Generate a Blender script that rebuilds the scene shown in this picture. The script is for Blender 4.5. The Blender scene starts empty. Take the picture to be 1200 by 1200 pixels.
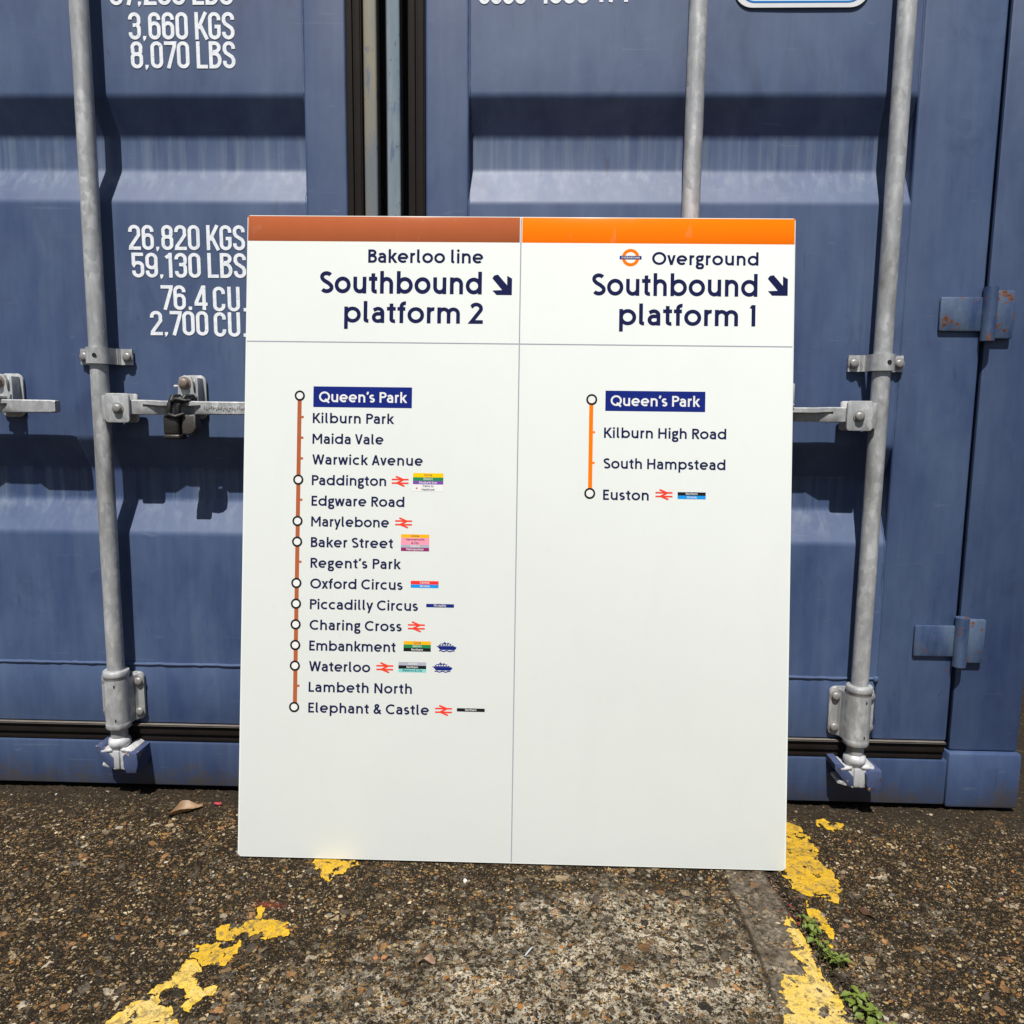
import bpy, bmesh, math, random
import numpy as np
from mathutils import Vector, Matrix
from mathutils.geometry import delaunay_2d_cdt, tessellate_polygon

R_ = math.radians
PI = math.pi
scene = bpy.context.scene
COL = scene.collection
rnd = random.Random(7)

# ------------------------------------------------------------------ camera, sky, sun, exposure
cam_d = bpy.data.cameras.new("camera")
cam_d.sensor_fit = 'HORIZONTAL'; cam_d.sensor_width = 36.0; cam_d.lens = 27.0
cam_d.clip_start = 0.02; cam_d.clip_end = 400.0
cam = bpy.data.objects.new("camera", cam_d); COL.objects.link(cam)
cr = Vector((0.99947376, 0.03056128, 0.01087243))
cu = Vector((-0.01461481, 0.12503333, 0.99204489))
cf = Vector((-0.02895875, 0.99168174, -0.12541418))
cm = Matrix((cr, cu, -cf)).transposed().to_4x4()
cm.translation = Vector((0, -1.53, 0.8008))
cam.matrix_world = cm
scene.camera = cam

SUN_EL, SUN_AZ = R_(60.3), R_(8.5)
world = bpy.data.worlds.new("World"); scene.world = world; world.use_nodes = True
wn = world.node_tree.nodes; wn.clear()
sky = wn.new('ShaderNodeTexSky'); sky.sky_type = 'NISHITA'; sky.sun_disc = False
sky.sun_elevation = SUN_EL; sky.sun_rotation = PI + SUN_AZ
sky.air_density = 1.0; sky.dust_density = 1.2; sky.ozone_density = 1.0
bg = wn.new('ShaderNodeBackground'); bg.inputs['Strength'].default_value = 0.05
wo = wn.new('ShaderNodeOutputWorld')
world.node_tree.links.new(sky.outputs[0], bg.inputs[0]); world.node_tree.links.new(bg.outputs[0], wo.inputs[0])
sun_d = bpy.data.lights.new("sun", 'SUN'); sun_d.energy = 5.0
scene.cycles.max_bounces = 6; scene.cycles.diffuse_bounces = 3; scene.cycles.glossy_bounces = 3; sun_d.angle = R_(0.53); sun_d.color = (1.0, 0.955, 0.89)
sun = bpy.data.objects.new("sun", sun_d); COL.objects.link(sun)
S = Vector((-math.sin(SUN_AZ) * math.cos(SUN_EL), -math.cos(SUN_AZ) * math.cos(SUN_EL), math.sin(SUN_EL)))
sun.rotation_euler = S.to_track_quat('Z', 'Y').to_euler(); sun.location = S * 20
vs = scene.view_settings
vs.view_transform = 'Standard'; vs.look = 'None'; vs.exposure = 0.32; vs.gamma = 1.0; vs.use_curve_mapping = False

# ------------------------------------------------------------------ node helper
class NT:
    def __init__(self, name):
        self.m = bpy.data.materials.new(name); self.m.use_nodes = True
        self.t = self.m.node_tree; self.t.nodes.clear()
        self.out = self.t.nodes.new('ShaderNodeOutputMaterial')
        self.b = self.t.nodes.new('ShaderNodeBsdfPrincipled')
        self.t.links.new(self.b.outputs[0], self.out.inputs[0])
        self.tc = None
    def n(self, typ, **kw):
        nd = self.t.nodes.new(typ)
        for k, v in kw.items(): setattr(nd, k, v)
        return nd
    def put(self, sock, v):
        if isinstance(v, bpy.types.NodeSocket): self.t.links.new(v, sock)
        elif v is not None:
            if hasattr(sock.default_value, '__len__') and not hasattr(v, '__len__'): v = (v, v, v)
            if hasattr(v, '__len__') and len(v) == 3 and len(sock.default_value) == 4: v = (*v, 1)
            sock.default_value = v
    def P(self, **kw):
        for k, v in kw.items(): self.put(self.b.inputs[k.replace('_', ' ')], v)
    def co(self, scale=(1, 1, 1), rot=(0, 0, 0)):
        if not self.tc: self.tc = self.n('ShaderNodeTexCoord')
        mp = self.n('ShaderNodeMapping'); mp.inputs['Scale'].default_value = scale; mp.inputs['Rotation'].default_value = rot
        self.t.links.new(self.tc.outputs['Object'], mp.inputs[0]); return mp.outputs[0]
    def noise(self, v, scale, detail=4, rough=.55, dist=0):
        nd = self.n('ShaderNodeTexNoise'); self.put(nd.inputs['Vector'], v)
        for k, x in (('Scale', scale), ('Detail', detail), ('Roughness', rough), ('Distortion', dist)): nd.inputs[k].default_value = min(x, 4) if k == 'Detail' else x
        return nd.outputs['Fac']
    def vor(self, v, scale, feature='F1', rand=1):
        nd = self.n('ShaderNodeTexVoronoi', feature=feature); self.put(nd.inputs['Vector'], v)
        nd.inputs['Scale'].default_value = scale; nd.inputs['Randomness'].default_value = rand
        return nd
    def ramp(self, f, *stops, interp='LINEAR'):
        nd = self.n('ShaderNodeValToRGB'); r = nd.color_ramp; r.interpolation = interp
        while len(r.elements) < len(stops): r.elements.new(0.5)
        for e, (p, c) in zip(r.elements, stops):
            e.position = p; e.color = (c, c, c, 1) if not hasattr(c, '__len__') else (*c, 1)
        self.put(nd.inputs[0], f); return nd.outputs[0]
    def mix(self, f, a, b, blend='MIX'):
        nd = self.n('ShaderNodeMix', data_type='RGBA', blend_type=blend)
        self.put(nd.inputs[0], f); self.put(nd.inputs[6], a); self.put(nd.inputs[7], b); return nd.outputs[2]
    def math(self, op, a, b=None, c=None, clamp=False):
        nd = self.n('ShaderNodeMath', operation=op, use_clamp=clamp)
        self.put(nd.inputs[0], a)
        if b is not None: self.put(nd.inputs[1], b)
        if c is not None: self.put(nd.inputs[2], c)
        return nd.outputs[0]
    def bump(self, h, strength=.3, dist=.002, prev=None):
        nd = self.n('ShaderNodeBump'); nd.inputs['Strength'].default_value = strength; nd.inputs['Distance'].default_value = dist
        self.put(nd.inputs['Height'], h)
        if prev is not None: self.put(nd.inputs['Normal'], prev)
        return nd.outputs[0]
    def attr(self, name):
        return self.n('ShaderNodeAttribute', attribute_name=name)

def plain(name, c, rough=.5, metal=0, var=.12, scale=60, bump=0.0, spec=.5):
    k = NT(name); f = k.noise(k.co(), scale, 5, .6)
    a = tuple(x * (1 - var) for x in c); b = tuple(min(1, x * (1 + var)) for x in c)
    k.P(Base_Color=k.mix(f, a, b), Roughness=rough, Metallic=metal)
    k.b.inputs['Specular IOR Level'].default_value = spec
    if bump: k.P(Normal=k.bump(k.noise(k.co(), scale * 4, 4), bump, .002))
    return k.m

# ------------------------------------------------------------------ materials
def blue_paint(name='container blue paint', stain=1.0, tint=(1, 1, 1), mud=False):
    k = NT(name)
    big = k.noise(k.co((1.0, 1.0, .55)), 3.2, 5, .6, .4)
    mid = k.noise(k.co((1, 1, .35)), 14, 6, .65, .3)
    strk = k.noise(k.co((1, 1, .045)), 55, 4, .6, .15)
    fine = k.noise(k.co(), 420, 3, .7)
    deep = tuple(a * b for a, b in zip((.019, .042, .122), tint)); pale = tuple(a * b for a, b in zip((.060, .098, .188), tint))
    f = k.math('ADD', k.math('MULTIPLY', big, .62), k.math('MULTIPLY', mid, .48))
    c = k.mix(k.ramp(f, (.36, 0), (.74, 1)), deep, pale)
    blot = k.ramp(k.noise(k.co((1, 1, .6)), 6.5, 4, .72, .8), (.56, 0), (.70, 1))
    c = k.mix(k.math('MULTIPLY', blot, .45), c, (.018, .034, .092))
    # chalky run-off streaks, stronger inside the recesses where water carries the dirt down
    rec = k.attr('recess').outputs['Fac']
    sm = k.ramp(strk, (.45, 0), (.72, 1))
    c = k.mix(k.math('MULTIPLY', sm, k.math('ADD', .07, k.math('MULTIPLY', rec, .40))), c, (.17, .215, .275))
    dk = k.ramp(k.noise(k.co((1, 1, .06)), 26, 5, .62, .3), (.60, 0), (.80, 1))
    c = k.mix(k.math('MULTIPLY', dk, .40 * stain), c, (.022, .034, .075))
    # scuffs and fine scratches
    sc = k.ramp(k.noise(k.co((1.2, 1, .16), (0, .55, 0)), 95, 2, .5, 1.2), (.69, 0), (.74, 1))
    c = k.mix(k.math('MULTIPLY', sc, .35), c, (.02, .03, .06))
    sc2 = k.ramp(k.noise(k.co((.15, 1, 1.1), (0, -.4, 0)), 120, 2, .5, .8), (.70, 0), (.76, 1))
    c = k.mix(k.math('MULTIPLY', sc2, .12), c, (.24, .28, .34))
    sp = k.ramp(k.noise(k.co(), 230, 2, .5), (.74, 0), (.78, 1))
    c = k.mix(k.math('MULTIPLY', sp, .55), c, (.02, .022, .035))
    # sharp scratches, flaked chips and a few rust runs
    s1 = k.ramp(k.noise(k.co((9, 1, .35), (0, .9, 0)), 15, 2, .5, .3), (.690, 0), (.700, 1))
    c = k.mix(k.math('MULTIPLY', s1, k.ramp(blot, (0, .15), (.5, .55))), c, (.022, .030, .055))
    s2 = k.ramp(k.noise(k.co((.3, 1, 10), (0, .35, 0)), 13, 2, .5, .3), (.722, 0), (.732, 1))
    c = k.mix(k.math('MULTIPLY', s2, .12), c, (.20, .235, .29))
    run = k.ramp(k.noise(k.co((1, 1, .05)), 17, 4, .6, .1), (.735, 0), (.80, 1))
    c = k.mix(k.math('MULTIPLY', run, .5), c, (.085, .055, .042))
    if mud:
        sp_ = k.n('ShaderNodeSeparateXYZ'); k.t.links.new(k.tc.outputs['Object'], sp_.inputs[0])
        mf = k.math('SUBTRACT', k.math('ADD', k.noise(k.co((1, 1, 1.6)), 40, 4, .75), k.noise(k.co(), 9, 3)), k.math('MULTIPLY', sp_.outputs[2], 7.0))
        c = k.mix(k.math('MULTIPLY', k.ramp(mf, (.60, 0), (1.0, 1)), .75), c, (.060, .048, .034))
    rs = k.ramp(k.noise(k.co((1, 1, .45)), 34, 4, .6), (.745, 0), (.775, 1))
    c = k.mix(rs, c, (.12, .045, .02))
    k.P(Base_Color=c, Roughness=k.math('ADD', .47, k.math('MULTIPLY', mid, .18)))
    k.b.inputs['Specular IOR Level'].default_value = .66
    b = k.bump(k.noise(k.co(), 7, 3), .25, .004)
    k.P(Normal=k.bump(fine, .10, .0008, b))
    return k.m

def zinc(name, dirt_dark=.6, base=.47, metal=.30, rust=0.0):
    k = NT(name)
    v = k.vor(k.co((1, 1, .7)), 110); sp = k.ramp(k.n('ShaderNodeSeparateColor').outputs[0], (0, 0), (1, 1))
    sepn = k.n('ShaderNodeSeparateColor'); k.t.links.new(v.outputs['Color'], sepn.inputs[0])
    nz = k.noise(k.co((1, 1, .22)), 40, 6, .6)
    c = k.mix(sepn.outputs[0], (base * .74, base * .765, base * .785), (base * 1.14, base * 1.16, base * 1.17))
    c = k.mix(k.ramp(nz, (.36, 0), (.62, 1)), tuple(base * x for x in (.66, .68, .70)), c)
    d = k.ramp(k.noise(k.co((1, 1, .35)), 15, 6, .7, .5), (.54, 0), (.74, 1))
    c = k.mix(k.math('MULTIPLY', d, dirt_dark), c, (.10, .092, .08))
    if rust:
        r = k.ramp(k.noise(k.co(), 70, 5, .7), (.60, 0), (.68, 1))
        c = k.mix(k.math('MULTIPLY', r, rust), c, (.17, .065, .028))
    wh = k.ramp(k.noise(k.co(), 120, 4, .6), (.66, 0), (.72, 1))
    c = k.mix(k.math('MULTIPLY', wh, .5), c, (.62, .62, .60))
    k.P(Base_Color=c, Metallic=metal, Roughness=k.math('ADD', .40, k.math('MULTIPLY', nz, .25)))
    k.P(Normal=k.bump(k.noise(k.co(), 240, 3, .6), .22, .0008))
    return k.m

M_BLUE = blue_paint()
M_POST = blue_paint('post blue paint', 1.5, (.85, .88, .92), True); M_SILL = blue_paint('sill blue paint', 2.0, (.62, .66, .72), True); 
M_ZINC = zinc('galvanised steel'); M_ZINC_D = zinc('dirty galvanised steel', .45, .60, .15)
M_BOLT = plain('brown stained bolt', (.20, .155, .135), .5, .2, .3, 120, .1); M_BOLT2 = plain('grey bolt', (.27, .265, .26), .42, .35, .25, 140, .08)
def chipped():
    k = NT('chipped blue hinge paint'); n = k.noise(k.co(), 38, 4, .72); n2 = k.noise(k.co((1, 1, .3)), 22, 4, .65)
    c = k.mix(k.ramp(n2, (.35, 0), (.65, 1)), (.022, .045, .115), (.075, .112, .18))
    c = k.mix(k.ramp(n, (.585, 0), (.61, 1)), c, (.13, .052, .022)); c = k.mix(k.math('MULTIPLY', k.ramp(n, (.63, 0), (.66, 1)), .8), c, (.03, .016, .012))
    k.P(Base_Color=c, Roughness=.5, Normal=k.bump(n, .4, .002)); return k.m
M_HINGE = chipped()
M_RUBBER = plain('black door rubber', (.012, .009, .008), .7, 0, .35, 30, .15, .15)
M_VOID = plain('dark backing', (.006, .006, .007), .8)
M_HOLE = plain('bore hole', (.004, .004, .004), .9)
M_TYPE = None
def lettering_paint():
    k = NT('white stencil paint')
    n = k.noise(k.co(), 90, 5, .65); s = k.noise(k.co((1, 1, .1)), 60, 4)
    c = k.mix(k.ramp(n, (.35, 0), (.6, 1)), (.66, .70, .76), (.80, .83, .86))
    c = k.mix(k.math('MULTIPLY', k.ramp(s, (.58, 0), (.78, 1)), .40), c, (.30, .36, .46))
    fl = k.ramp(k.noise(k.co(), 170, 4, .75), (.63, 0), (.66, 1)); c = k.mix(k.math('MULTIPLY', fl, .8), c, (.06, .09, .18))
    k.P(Base_Color=c, Roughness=.55); return k.m
M_TYPE = lettering_paint()
def strip_paint(nm, a, b):
    k = NT(nm); n = k.noise(k.co((1, 1, .12)), 26, 6, .6, .4); n2 = k.noise(k.co((1, 1, .35)), 22, 4, .6)
    c = k.mix(k.ramp(n, (.38, 0), (.62, 1)), a, b)
    c = k.mix(k.math('MULTIPLY', k.ramp(n2, (.58, 0), (.64, 1)), .7), c, (.055, .095, .20))
    c = k.mix(k.math('MULTIPLY', k.ramp(k.noise(k.co((1, 1, .5)), 160, 3), (.66, 0), (.70, 1)), .7), c, (.03, .035, .045))
    k.P(Base_Color=c, Roughness=.5, Normal=k.bump(n2, .3, .002)); return k.m
M_STRIP1 = strip_paint('yellowed primer strip', (.13, .15, .17), (.21, .195, .14))
M_STRIP2 = strip_paint('pale primer strip', (.12, .17, .21), (.19, .24, .27))
def enamel():
    k = NT('white enamel')
    n = k.noise(k.co(), 5, 4, .6)
    c = k.mix(n, (.645, .682, .658), (.672, .704, .680))
    g = k.ramp(k.noise(k.co(), 38, 6, .7), (.62, 0), (.78, 1))
    c = k.mix(k.math('MULTIPLY', g, .14), c, (.45, .43, .38))
    sm_ = k.ramp(k.noise(k.co((1, 1, .25), (0, .3, 0)), 11, 4, .7, .6), (.52, 0), (.78, 1)); c = k.mix(k.math('MULTIPLY', sm_, .05), c, (.40, .41, .40))
    ch = k.ramp(k.noise(k.co(), 85, 2, .5), (.795, 0), (.81, 1))
    c = k.mix(k.math('MULTIPLY', ch, .8), c, (.30, .26, .22))
    k.P(Base_Color=c, Roughness=k.math('ADD', .09, k.math('MULTIPLY', k.noise(k.co(), 30, 4), .12)))
    k.b.inputs['Specular IOR Level'].default_value = .22
    k.P(Normal=k.bump(k.noise(k.co(), 16, 3), .10, .003))
    return k.m
M_ENAMEL = enamel()
_ink = {}
def ink(name, c, var=.06):
    if name not in _ink:
        k = NT(name); n = k.noise(k.co(), 30, 4, .6)
        col = k.mix(n, tuple(x * (1 - var) for x in c), tuple(min(1, x * (1 + var)) for x in c))
        sc = k.ramp(k.noise(k.co((1, 1, .3), (0, -.6, 0)), 40, 3, .6, 1.5), (.66, 0), (.72, 1))
        col = k.mix(k.math('MULTIPLY', sc, .06), col, (.75, .60, .5))
        k.P(Base_Color=col, Roughness=.2); k.b.inputs['Specular IOR Level'].default_value = .15
        _ink[name] = k.m
    return _ink[name]
def flat_ink(name, c):
    if name not in _ink:
        k = NT(name); n = k.noise(k.co(), 40, 3)
        k.P(Base_Color=k.mix(n, tuple(x * .93 for x in c), tuple(min(1, x * 1.07) for x in c)), Roughness=.18); k.b.inputs['Specular IOR Level'].default_value = .2; _ink[name] = k.m
    return _ink[name]
I_NAVY = flat_ink('navy enamel', (.011, .013, .060)); I_NAVY2 = flat_ink('blue enamel', (.008, .018, .165))
I_BROWN = ink('brown enamel', (.37, .098, .036)); I_ORANGE = ink('orange enamel', (.88, .175, .001), .02)
I_GREY = flat_ink('grey rule', (.30, .30, .36)); I_WHITE = flat_ink('white enamel print', (.69, .70, .685)); I_BLACK = flat_ink('black enamel', (.012, .012, .014))
I_RED = flat_ink('red enamel', (.75, .045, .02)); I_YEL = flat_ink('yellow enamel', (.85, .50, .0)); I_AMB = flat_ink('amber enamel', (.85, .40, .01))
I_GREEN = flat_ink('green enamel', (.02, .20, .07)); I_PURP = flat_ink('purple enamel', (.17, .06, .33)); I_PINK = flat_ink('pink enamel', (.75, .28, .38))
I_LGREY = flat_ink('silver enamel', (.34, .36, .42)); I_MAG = flat_ink('maroon enamel', (.24, .02, .13)); I_SKY = flat_ink('light blue enamel', (.01, .26, .66))
I_CENT = flat_ink('scarlet enamel', (.72, .03, .025)); I_TEAL = flat_ink('turquoise enamel', (.20, .55, .52))

# ------------------------------------------------------------------ mesh helpers
def link(name, me, mat, parent=None, smooth=None):
    o = bpy.data.objects.new(name, me); COL.objects.link(o)
    if mat is not None:
        for m_ in (mat if isinstance(mat, (list, tuple)) else [mat]): me.materials.append(m_)
    if parent is not None: o.parent = parent
    return o
def obj(name, bm, mat, parent=None, smooth=40):
    bmesh.ops.recalc_face_normals(bm, faces=bm.faces)
    me = bpy.data.meshes.new(name); bm.to_mesh(me); bm.free()
    if smooth:
        me.shade_smooth()
        try: me.set_sharp_from_angle(angle=R_(smooth))
        except Exception: pass
    return link(name, me, mat, parent)
def raw(name, v, f, mat, parent=None, smooth=False):
    me = bpy.data.meshes.new(name); me.from_pydata(v, [], f); me.update()
    if smooth: me.shade_smooth()
    return link(name, me, mat, parent)
def empty(name, loc=(0, 0, 0), parent=None):
    o = bpy.data.objects.new(name, None); o.empty_display_size = .05; COL.objects.link(o); o.location = loc
    if parent is not None: o.parent = parent
    return o
def tag(o, label=None, cat=None, group=None, kind=None):
    if label: o['label'] = label
    if cat: o['category'] = cat
    if group: o['group'] = group
    if kind: o['kind'] = kind
    return o

def add_box(bm, x0, x1, y0, y1, z0, z1, bev=0, seg=2, mi=0, rot=None):
    r = bmesh.ops.create_cube(bm, size=1)
    vs_ = r['verts']
    for v in vs_:
        v.co = Vector(((x0 + x1) / 2 + v.co.x * (x1 - x0), (y0 + y1) / 2 + v.co.y * (y1 - y0), (z0 + z1) / 2 + v.co.z * (z1 - z0)))
    fs = {f for v in vs_ for f in v.link_faces}
    for f in fs: f.material_index = mi
    if bev:
        es = list({e for v in vs_ for e in v.link_edges})
        g = bmesh.ops.bevel(bm, geom=es, offset=bev, segments=seg, affect='EDGES', profile=.5)
        vs_ = list({v for f in g['faces'] for v in f.verts} | {v for v in vs_ if v.is_valid})
    if rot:
        c = Vector(((x0 + x1) / 2, (y0 + y1) / 2, (z0 + z1) / 2))
        for v in vs_: v.co = c + rot @ (v.co - c)
    return vs_
def add_cyl(bm, p0, p1, r0, r1=None, n=20, caps=True, mi=0):
    r1 = r0 if r1 is None else r1
    p0, p1 = Vector(p0), Vector(p1); d = (p1 - p0).normalized()
    a = d.orthogonal().normalized(); b = d.cross(a)
    A = [bm.verts.new(p0 + (a * math.cos(t) + b * math.sin(t)) * r0) for t in (2 * PI * i / n for i in range(n))]
    B = [bm.verts.new(p1 + (a * math.cos(t) + b * math.sin(t)) * r1) for t in (2 * PI * i / n for i in range(n))]
    for i in range(n):
        f = bm.faces.new((A[i], A[(i + 1) % n], B[(i + 1) % n], B[i])); f.material_index = mi
    if caps:
        bm.faces.new(A[::-1]).material_index = mi; bm.faces.new(B).material_index = mi
    return A, B
def add_lathe(bm, cx, cy, prof, n=28, mi=0):
    """prof: (r, z) going up, axis vertical"""
    rings = [[bm.verts.new((cx + r * math.cos(2 * PI * i / n), cy + r * math.sin(2 * PI * i / n), z)) for i in range(n)] for r, z in prof]
    for A, B in zip(rings, rings[1:]):
        for i in range(n): bm.faces.new((A[i], A[(i + 1) % n], B[(i + 1) % n], B[i])).material_index = mi
    bm.faces.new(rings[0][::-1]).material_index = mi; bm.faces.new(rings[-1]).material_index = mi
def add_tube(bm, pts, r, n=10, mi=0, flat=1.0):
    pts = [Vector(p) for p in pts]; rings = []
    up = None
    for i, p in enumerate(pts):
        d = (pts[min(i + 1, len(pts) - 1)] - pts[max(i - 1, 0)]).normalized()
        a = d.orthogonal().normalized() if up is None else (up - d * up.dot(d)).normalized()
        up = a; b = d.cross(a)
        rr = r[i] if hasattr(r, '__len__') else r
        rings.append([bm.verts.new(p + (a * math.cos(t) + b * math.sin(t) * flat) * rr) for t in (2 * PI * k / n for k in range(n))])
    for A, B in zip(rings, rings[1:]):
        for i in range(n): bm.faces.new((A[i], A[(i + 1) % n], B[(i + 1) % n], B[i])).material_index = mi
    bm.faces.new(rings[0][::-1]).material_index = mi; bm.faces.new(rings[-1]).material_index = mi
def add_prism(bm, poly, y0, y1, mi=0, bev=0):
    """poly in (x, z), extruded from y0 (front) to y1"""
    A = [bm.verts.new((x, y0, z)) for x, z in poly]; B = [bm.verts.new((x, y1, z)) for x, z in poly]
    n = len(poly); fs = [bm.faces.new(A), bm.faces.new(B[::-1])]
    for i in range(n): fs.append(bm.faces.new((A[i], B[i], B[(i + 1) % n], A[(i + 1) % n])))
    for f in fs: f.material_index = mi
    if bev:
        es = [e for e in fs[0].edges]
        bmesh.ops.bevel(bm, geom=es, offset=bev, segments=2, affect='EDGES', profile=.5)
def rrect(x0, x1, z0, z1, r, n=5):
    o = []
    for cx, cz, a in ((x1 - r, z1 - r, 0), (x0 + r, z1 - r, 90), (x0 + r, z0 + r, 180), (x1 - r, z0 + r, 270)):
        o += [(cx + r * math.cos(R_(a + 90 * i / n)), cz + r * math.sin(R_(a + 90 * i / n))) for i in range(n + 1)]
    return o
def add_bolt(bm, x, y, z, r=.0085, h=.008, mi=0):
    """domed bolt head facing -y on a washer"""
    prof = [(r * 1.3, 0), (r * 1.3, .0018), (r, .0020), (r, h * .62), (r * .93, h * .82), (r * .72, h * .95), (r * .3, h)]
    n = 18; rings = [[bm.verts.new((x + q * math.cos(2 * PI * i / n), y - d, z + q * math.sin(2 * PI * i / n))) for i in range(n)] for q, d in prof]
    for A, B in zip(rings, rings[1:]):
        for i in range(n): bm.faces.new((A[i], A[(i + 1) % n], B[(i + 1) % n], B[i])).material_index = mi
    bm.faces.new(rings[-1]).material_index = mi; bm.faces.new(rings[0][::-1]).material_index = mi

# ------------------------------------------------------------------ stroke lettering
def A_(cx, cy, rx, ry, a0, a1, st=11):
    n = max(2, int(abs(a1 - a0) / st))
    return [(cx + rx * math.cos(R_(a0 + (a1 - a0) * i / n)), cy + ry * math.sin(R_(a0 + (a1 - a0) * i / n))) for i in range(n + 1)]
def quads(pts, closed, w):
    p = [Vector(q) for q in pts]; q = [p[0]]
    for a in p[1:]:
        if (a - q[-1]).length > 1e-5: q.append(a)
    if closed and (q[0] - q[-1]).length < 1e-5: q.pop()
    p = q; n = len(p); L = []; Rr = []
    for i in range(n):
        d0 = (p[i] - p[i - 1]) if (closed or i > 0) else (p[1] - p[0])
        d1 = (p[(i + 1) % n] - p[i]) if (closed or i < n - 1) else d0
        d0 = d0.normalized(); d1 = d1.normalized()
        n0 = Vector((-d0.y, d0.x)); n1 = Vector((-d1.y, d1.x)); m = n0 + n1
        if m.length < 1e-4: m = n0
        m.normalize(); k = min(1 / max(m.dot(n0), .25), 2.6) * w / 2
        L.append(p[i] + m * k); Rr.append(p[i] - m * k)
    out = []
    for i in range(n if closed else n - 1):
        j = (i + 1) % n; out.append([L[i], Rr[i], Rr[j], L[j]])
    return out
def diamond(cx, cy, s): return [(cx - s, cy), (cx, cy - s), (cx + s, cy), (cx, cy + s)]

def dg(x0, y0, x1, y1, w):
    """slanting stroke with level ends"""
    k = w / 2 * math.hypot(x1 - x0, y1 - y0) / abs(y1 - y0)
    return [(x0 - k, y0), (x0 + k, y0), (x1 + k, y1), (x1 - k, y1)]
X = .760
def glyph_sign(c, w):
    """humanist circular sans; cap height 1; returns strokes [(pts, closed)], polys, width, lsb, rsb"""
    h = w / 2; r = X / 2 - h; m = X / 2; S_, D_, O_ = .085, .01, .04
    AS = 1.03
    ring = (A_(m, m, r, r, 0, 360), True)
    if c == 'o': return [ring], [], X, O_, O_
    if c == 'b': return [ring, ([(h, 0), (h, AS)], False)], [], X, S_, O_
    if c == 'p': return [ring, ([(h, -.30), (h, X)], False)], [], X, S_, O_
    if c == 'd': return [ring, ([(X - h, 0), (X - h, AS)], False)], [], X, O_, S_
    if c == 'q': return [ring, ([(X - h, -.3), (X - h, X)], False)], [], X, O_, S_
    if c == 'c': return [(A_(m, m, r, r, 52, 308), False)], [], X * .86, O_, .03
    if c == 'e': return [(A_(m, m, r, r, 0, 312), False), ([(h, m - .01), (X - h, m - .01)], False)], [], X, O_, .04
    if c == 'a':
        b = .57 - h
        return [([(.075, X - h - .07)] + A_(.28, X - h - .19, b - .28, .19, 125, 0) + [(b, 0)], False),
                ([(b, .43), (.29, .43)] + A_(.26, .43 / 2 + h / 2, .26 - h, .43 / 2 - h / 2, 90, 270) + [(.32, h), (b, .14)], False)], [], .57, .05, S_
    if c in 'nh':
        W = .62; ra = W / 2 - h
        return [([(h, 0), (h, AS if c == 'h' else X)], False), ([(h, X - h - ra)] + A_(W / 2, X - h - ra, ra, ra, 180, 0) + [(W - h, 0)], False)], [], W, S_, S_
    if c == 'm':
        W = 1.03; ra = W / 4 - h / 2
        return [([(h, 0), (h, X)], False), ([(h, X - h - ra)] + A_(h + ra, X - h - ra, ra, ra, 180, 0) + [(h + 2 * ra, 0)], False),
                ([(h + 2 * ra, X - h - ra)] + A_(h + 3 * ra, X - h - ra, ra, ra, 180, 0) + [(h + 4 * ra, 0)], False)], [], h * 2 + 4 * ra, S_, S_
    if c == 'u':
        W = .62; ra = W / 2 - h
        return [([(W - h, 0), (W - h, X)], False), ([(h, X)] + A_(W / 2, h + ra, ra, ra, 180, 360) + [(W - h, X)], False)], [], W, S_, S_
    if c == 'r': return [([(h, 0), (h, X)], False), ([(h, X - h - .2)] + A_(h + .21, X - h - .2, .21, .2, 180, 78), False)], [], .37, S_, .02
    if c == 'i': return [([(h, 0), (h, X)], False)], [diamond(h, .955, w * .72)], w, S_, S_
    if c == 'l': return [([(h, AS), (h, .15)] + A_(h + .15 - h * .2, .15, .15 - h * .2, .15 - h, 180, 275), False)], [], w + .12, S_, .04
    if c == 't': return [([(h + .12, .92), (h + .12, .17)] + A_(h + .12 + .14, .17, .14, .17 - h, 180, 285), False), ([(0, X - h), (.40, X - h)], False)], [], .42, .03, .03
    if c == 'f': return [([(h + .1, 0), (h + .1, .80)] + A_(h + .1 + .17, .80, .17, AS - h - .80, 180, 80), False), ([(0, X - h), (.36, X - h)], False)], [], .42, .03, .0
    if c == 's': return [(A_(.24, X - h - .155, .24 - h, .155, 38, 205) + [(.17, X / 2 + .03), (.33, X / 2 - .035)] + A_(.25, h + .155, .25 - h, .155, 28, -150), False)], [], .50, .045, .045
    if c == 'k': return [([(h, 0), (h, AS)], False)], [dg(.50, X, .17, X * .42, w), dg(.24, X * .56, .53, 0, w)], .60, S_, .0
    if c == 'v': return [], [dg(.08, X, .29, 0, w), dg(.50, X, .29, 0, w)], .58, D_, D_
    if c == 'w': return [], [dg(.08, X, .25, 0, w), dg(.45, X, .25, 0, w), dg(.45, X, .65, 0, w), dg(.82, X, .65, 0, w)], .90, D_, D_
    if c == 'x': return [], [dg(.09, 0, .49, X, w), dg(.49, 0, .09, X, w)], .58, D_, D_
    if c == 'y': return [], [dg(.08, X, .31, .02, w), dg(.54, X, .20, -.29, w)], .62, D_, D_
    if c == 'z': return [([(.03, X - h), (.43, X - h), (.07, h), (.47, h)], False)], [], .50, .04, .04
    if c == 'g':
        return [(A_(.26, X - h - .16, .185, .16, 0, 360), True), ([(.38, X - .11), (.54, X - .04)], False),
                ([(.13, X - h - .29), (.10, .17), (.20, .09), (.36, .07)] + A_(.36, -.08, .13, .15, 90, -90) + A_(.22, -.09, .15, .14, 270, 90) + [(.25, .06)], False)], [], .56, .05, .03
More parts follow.
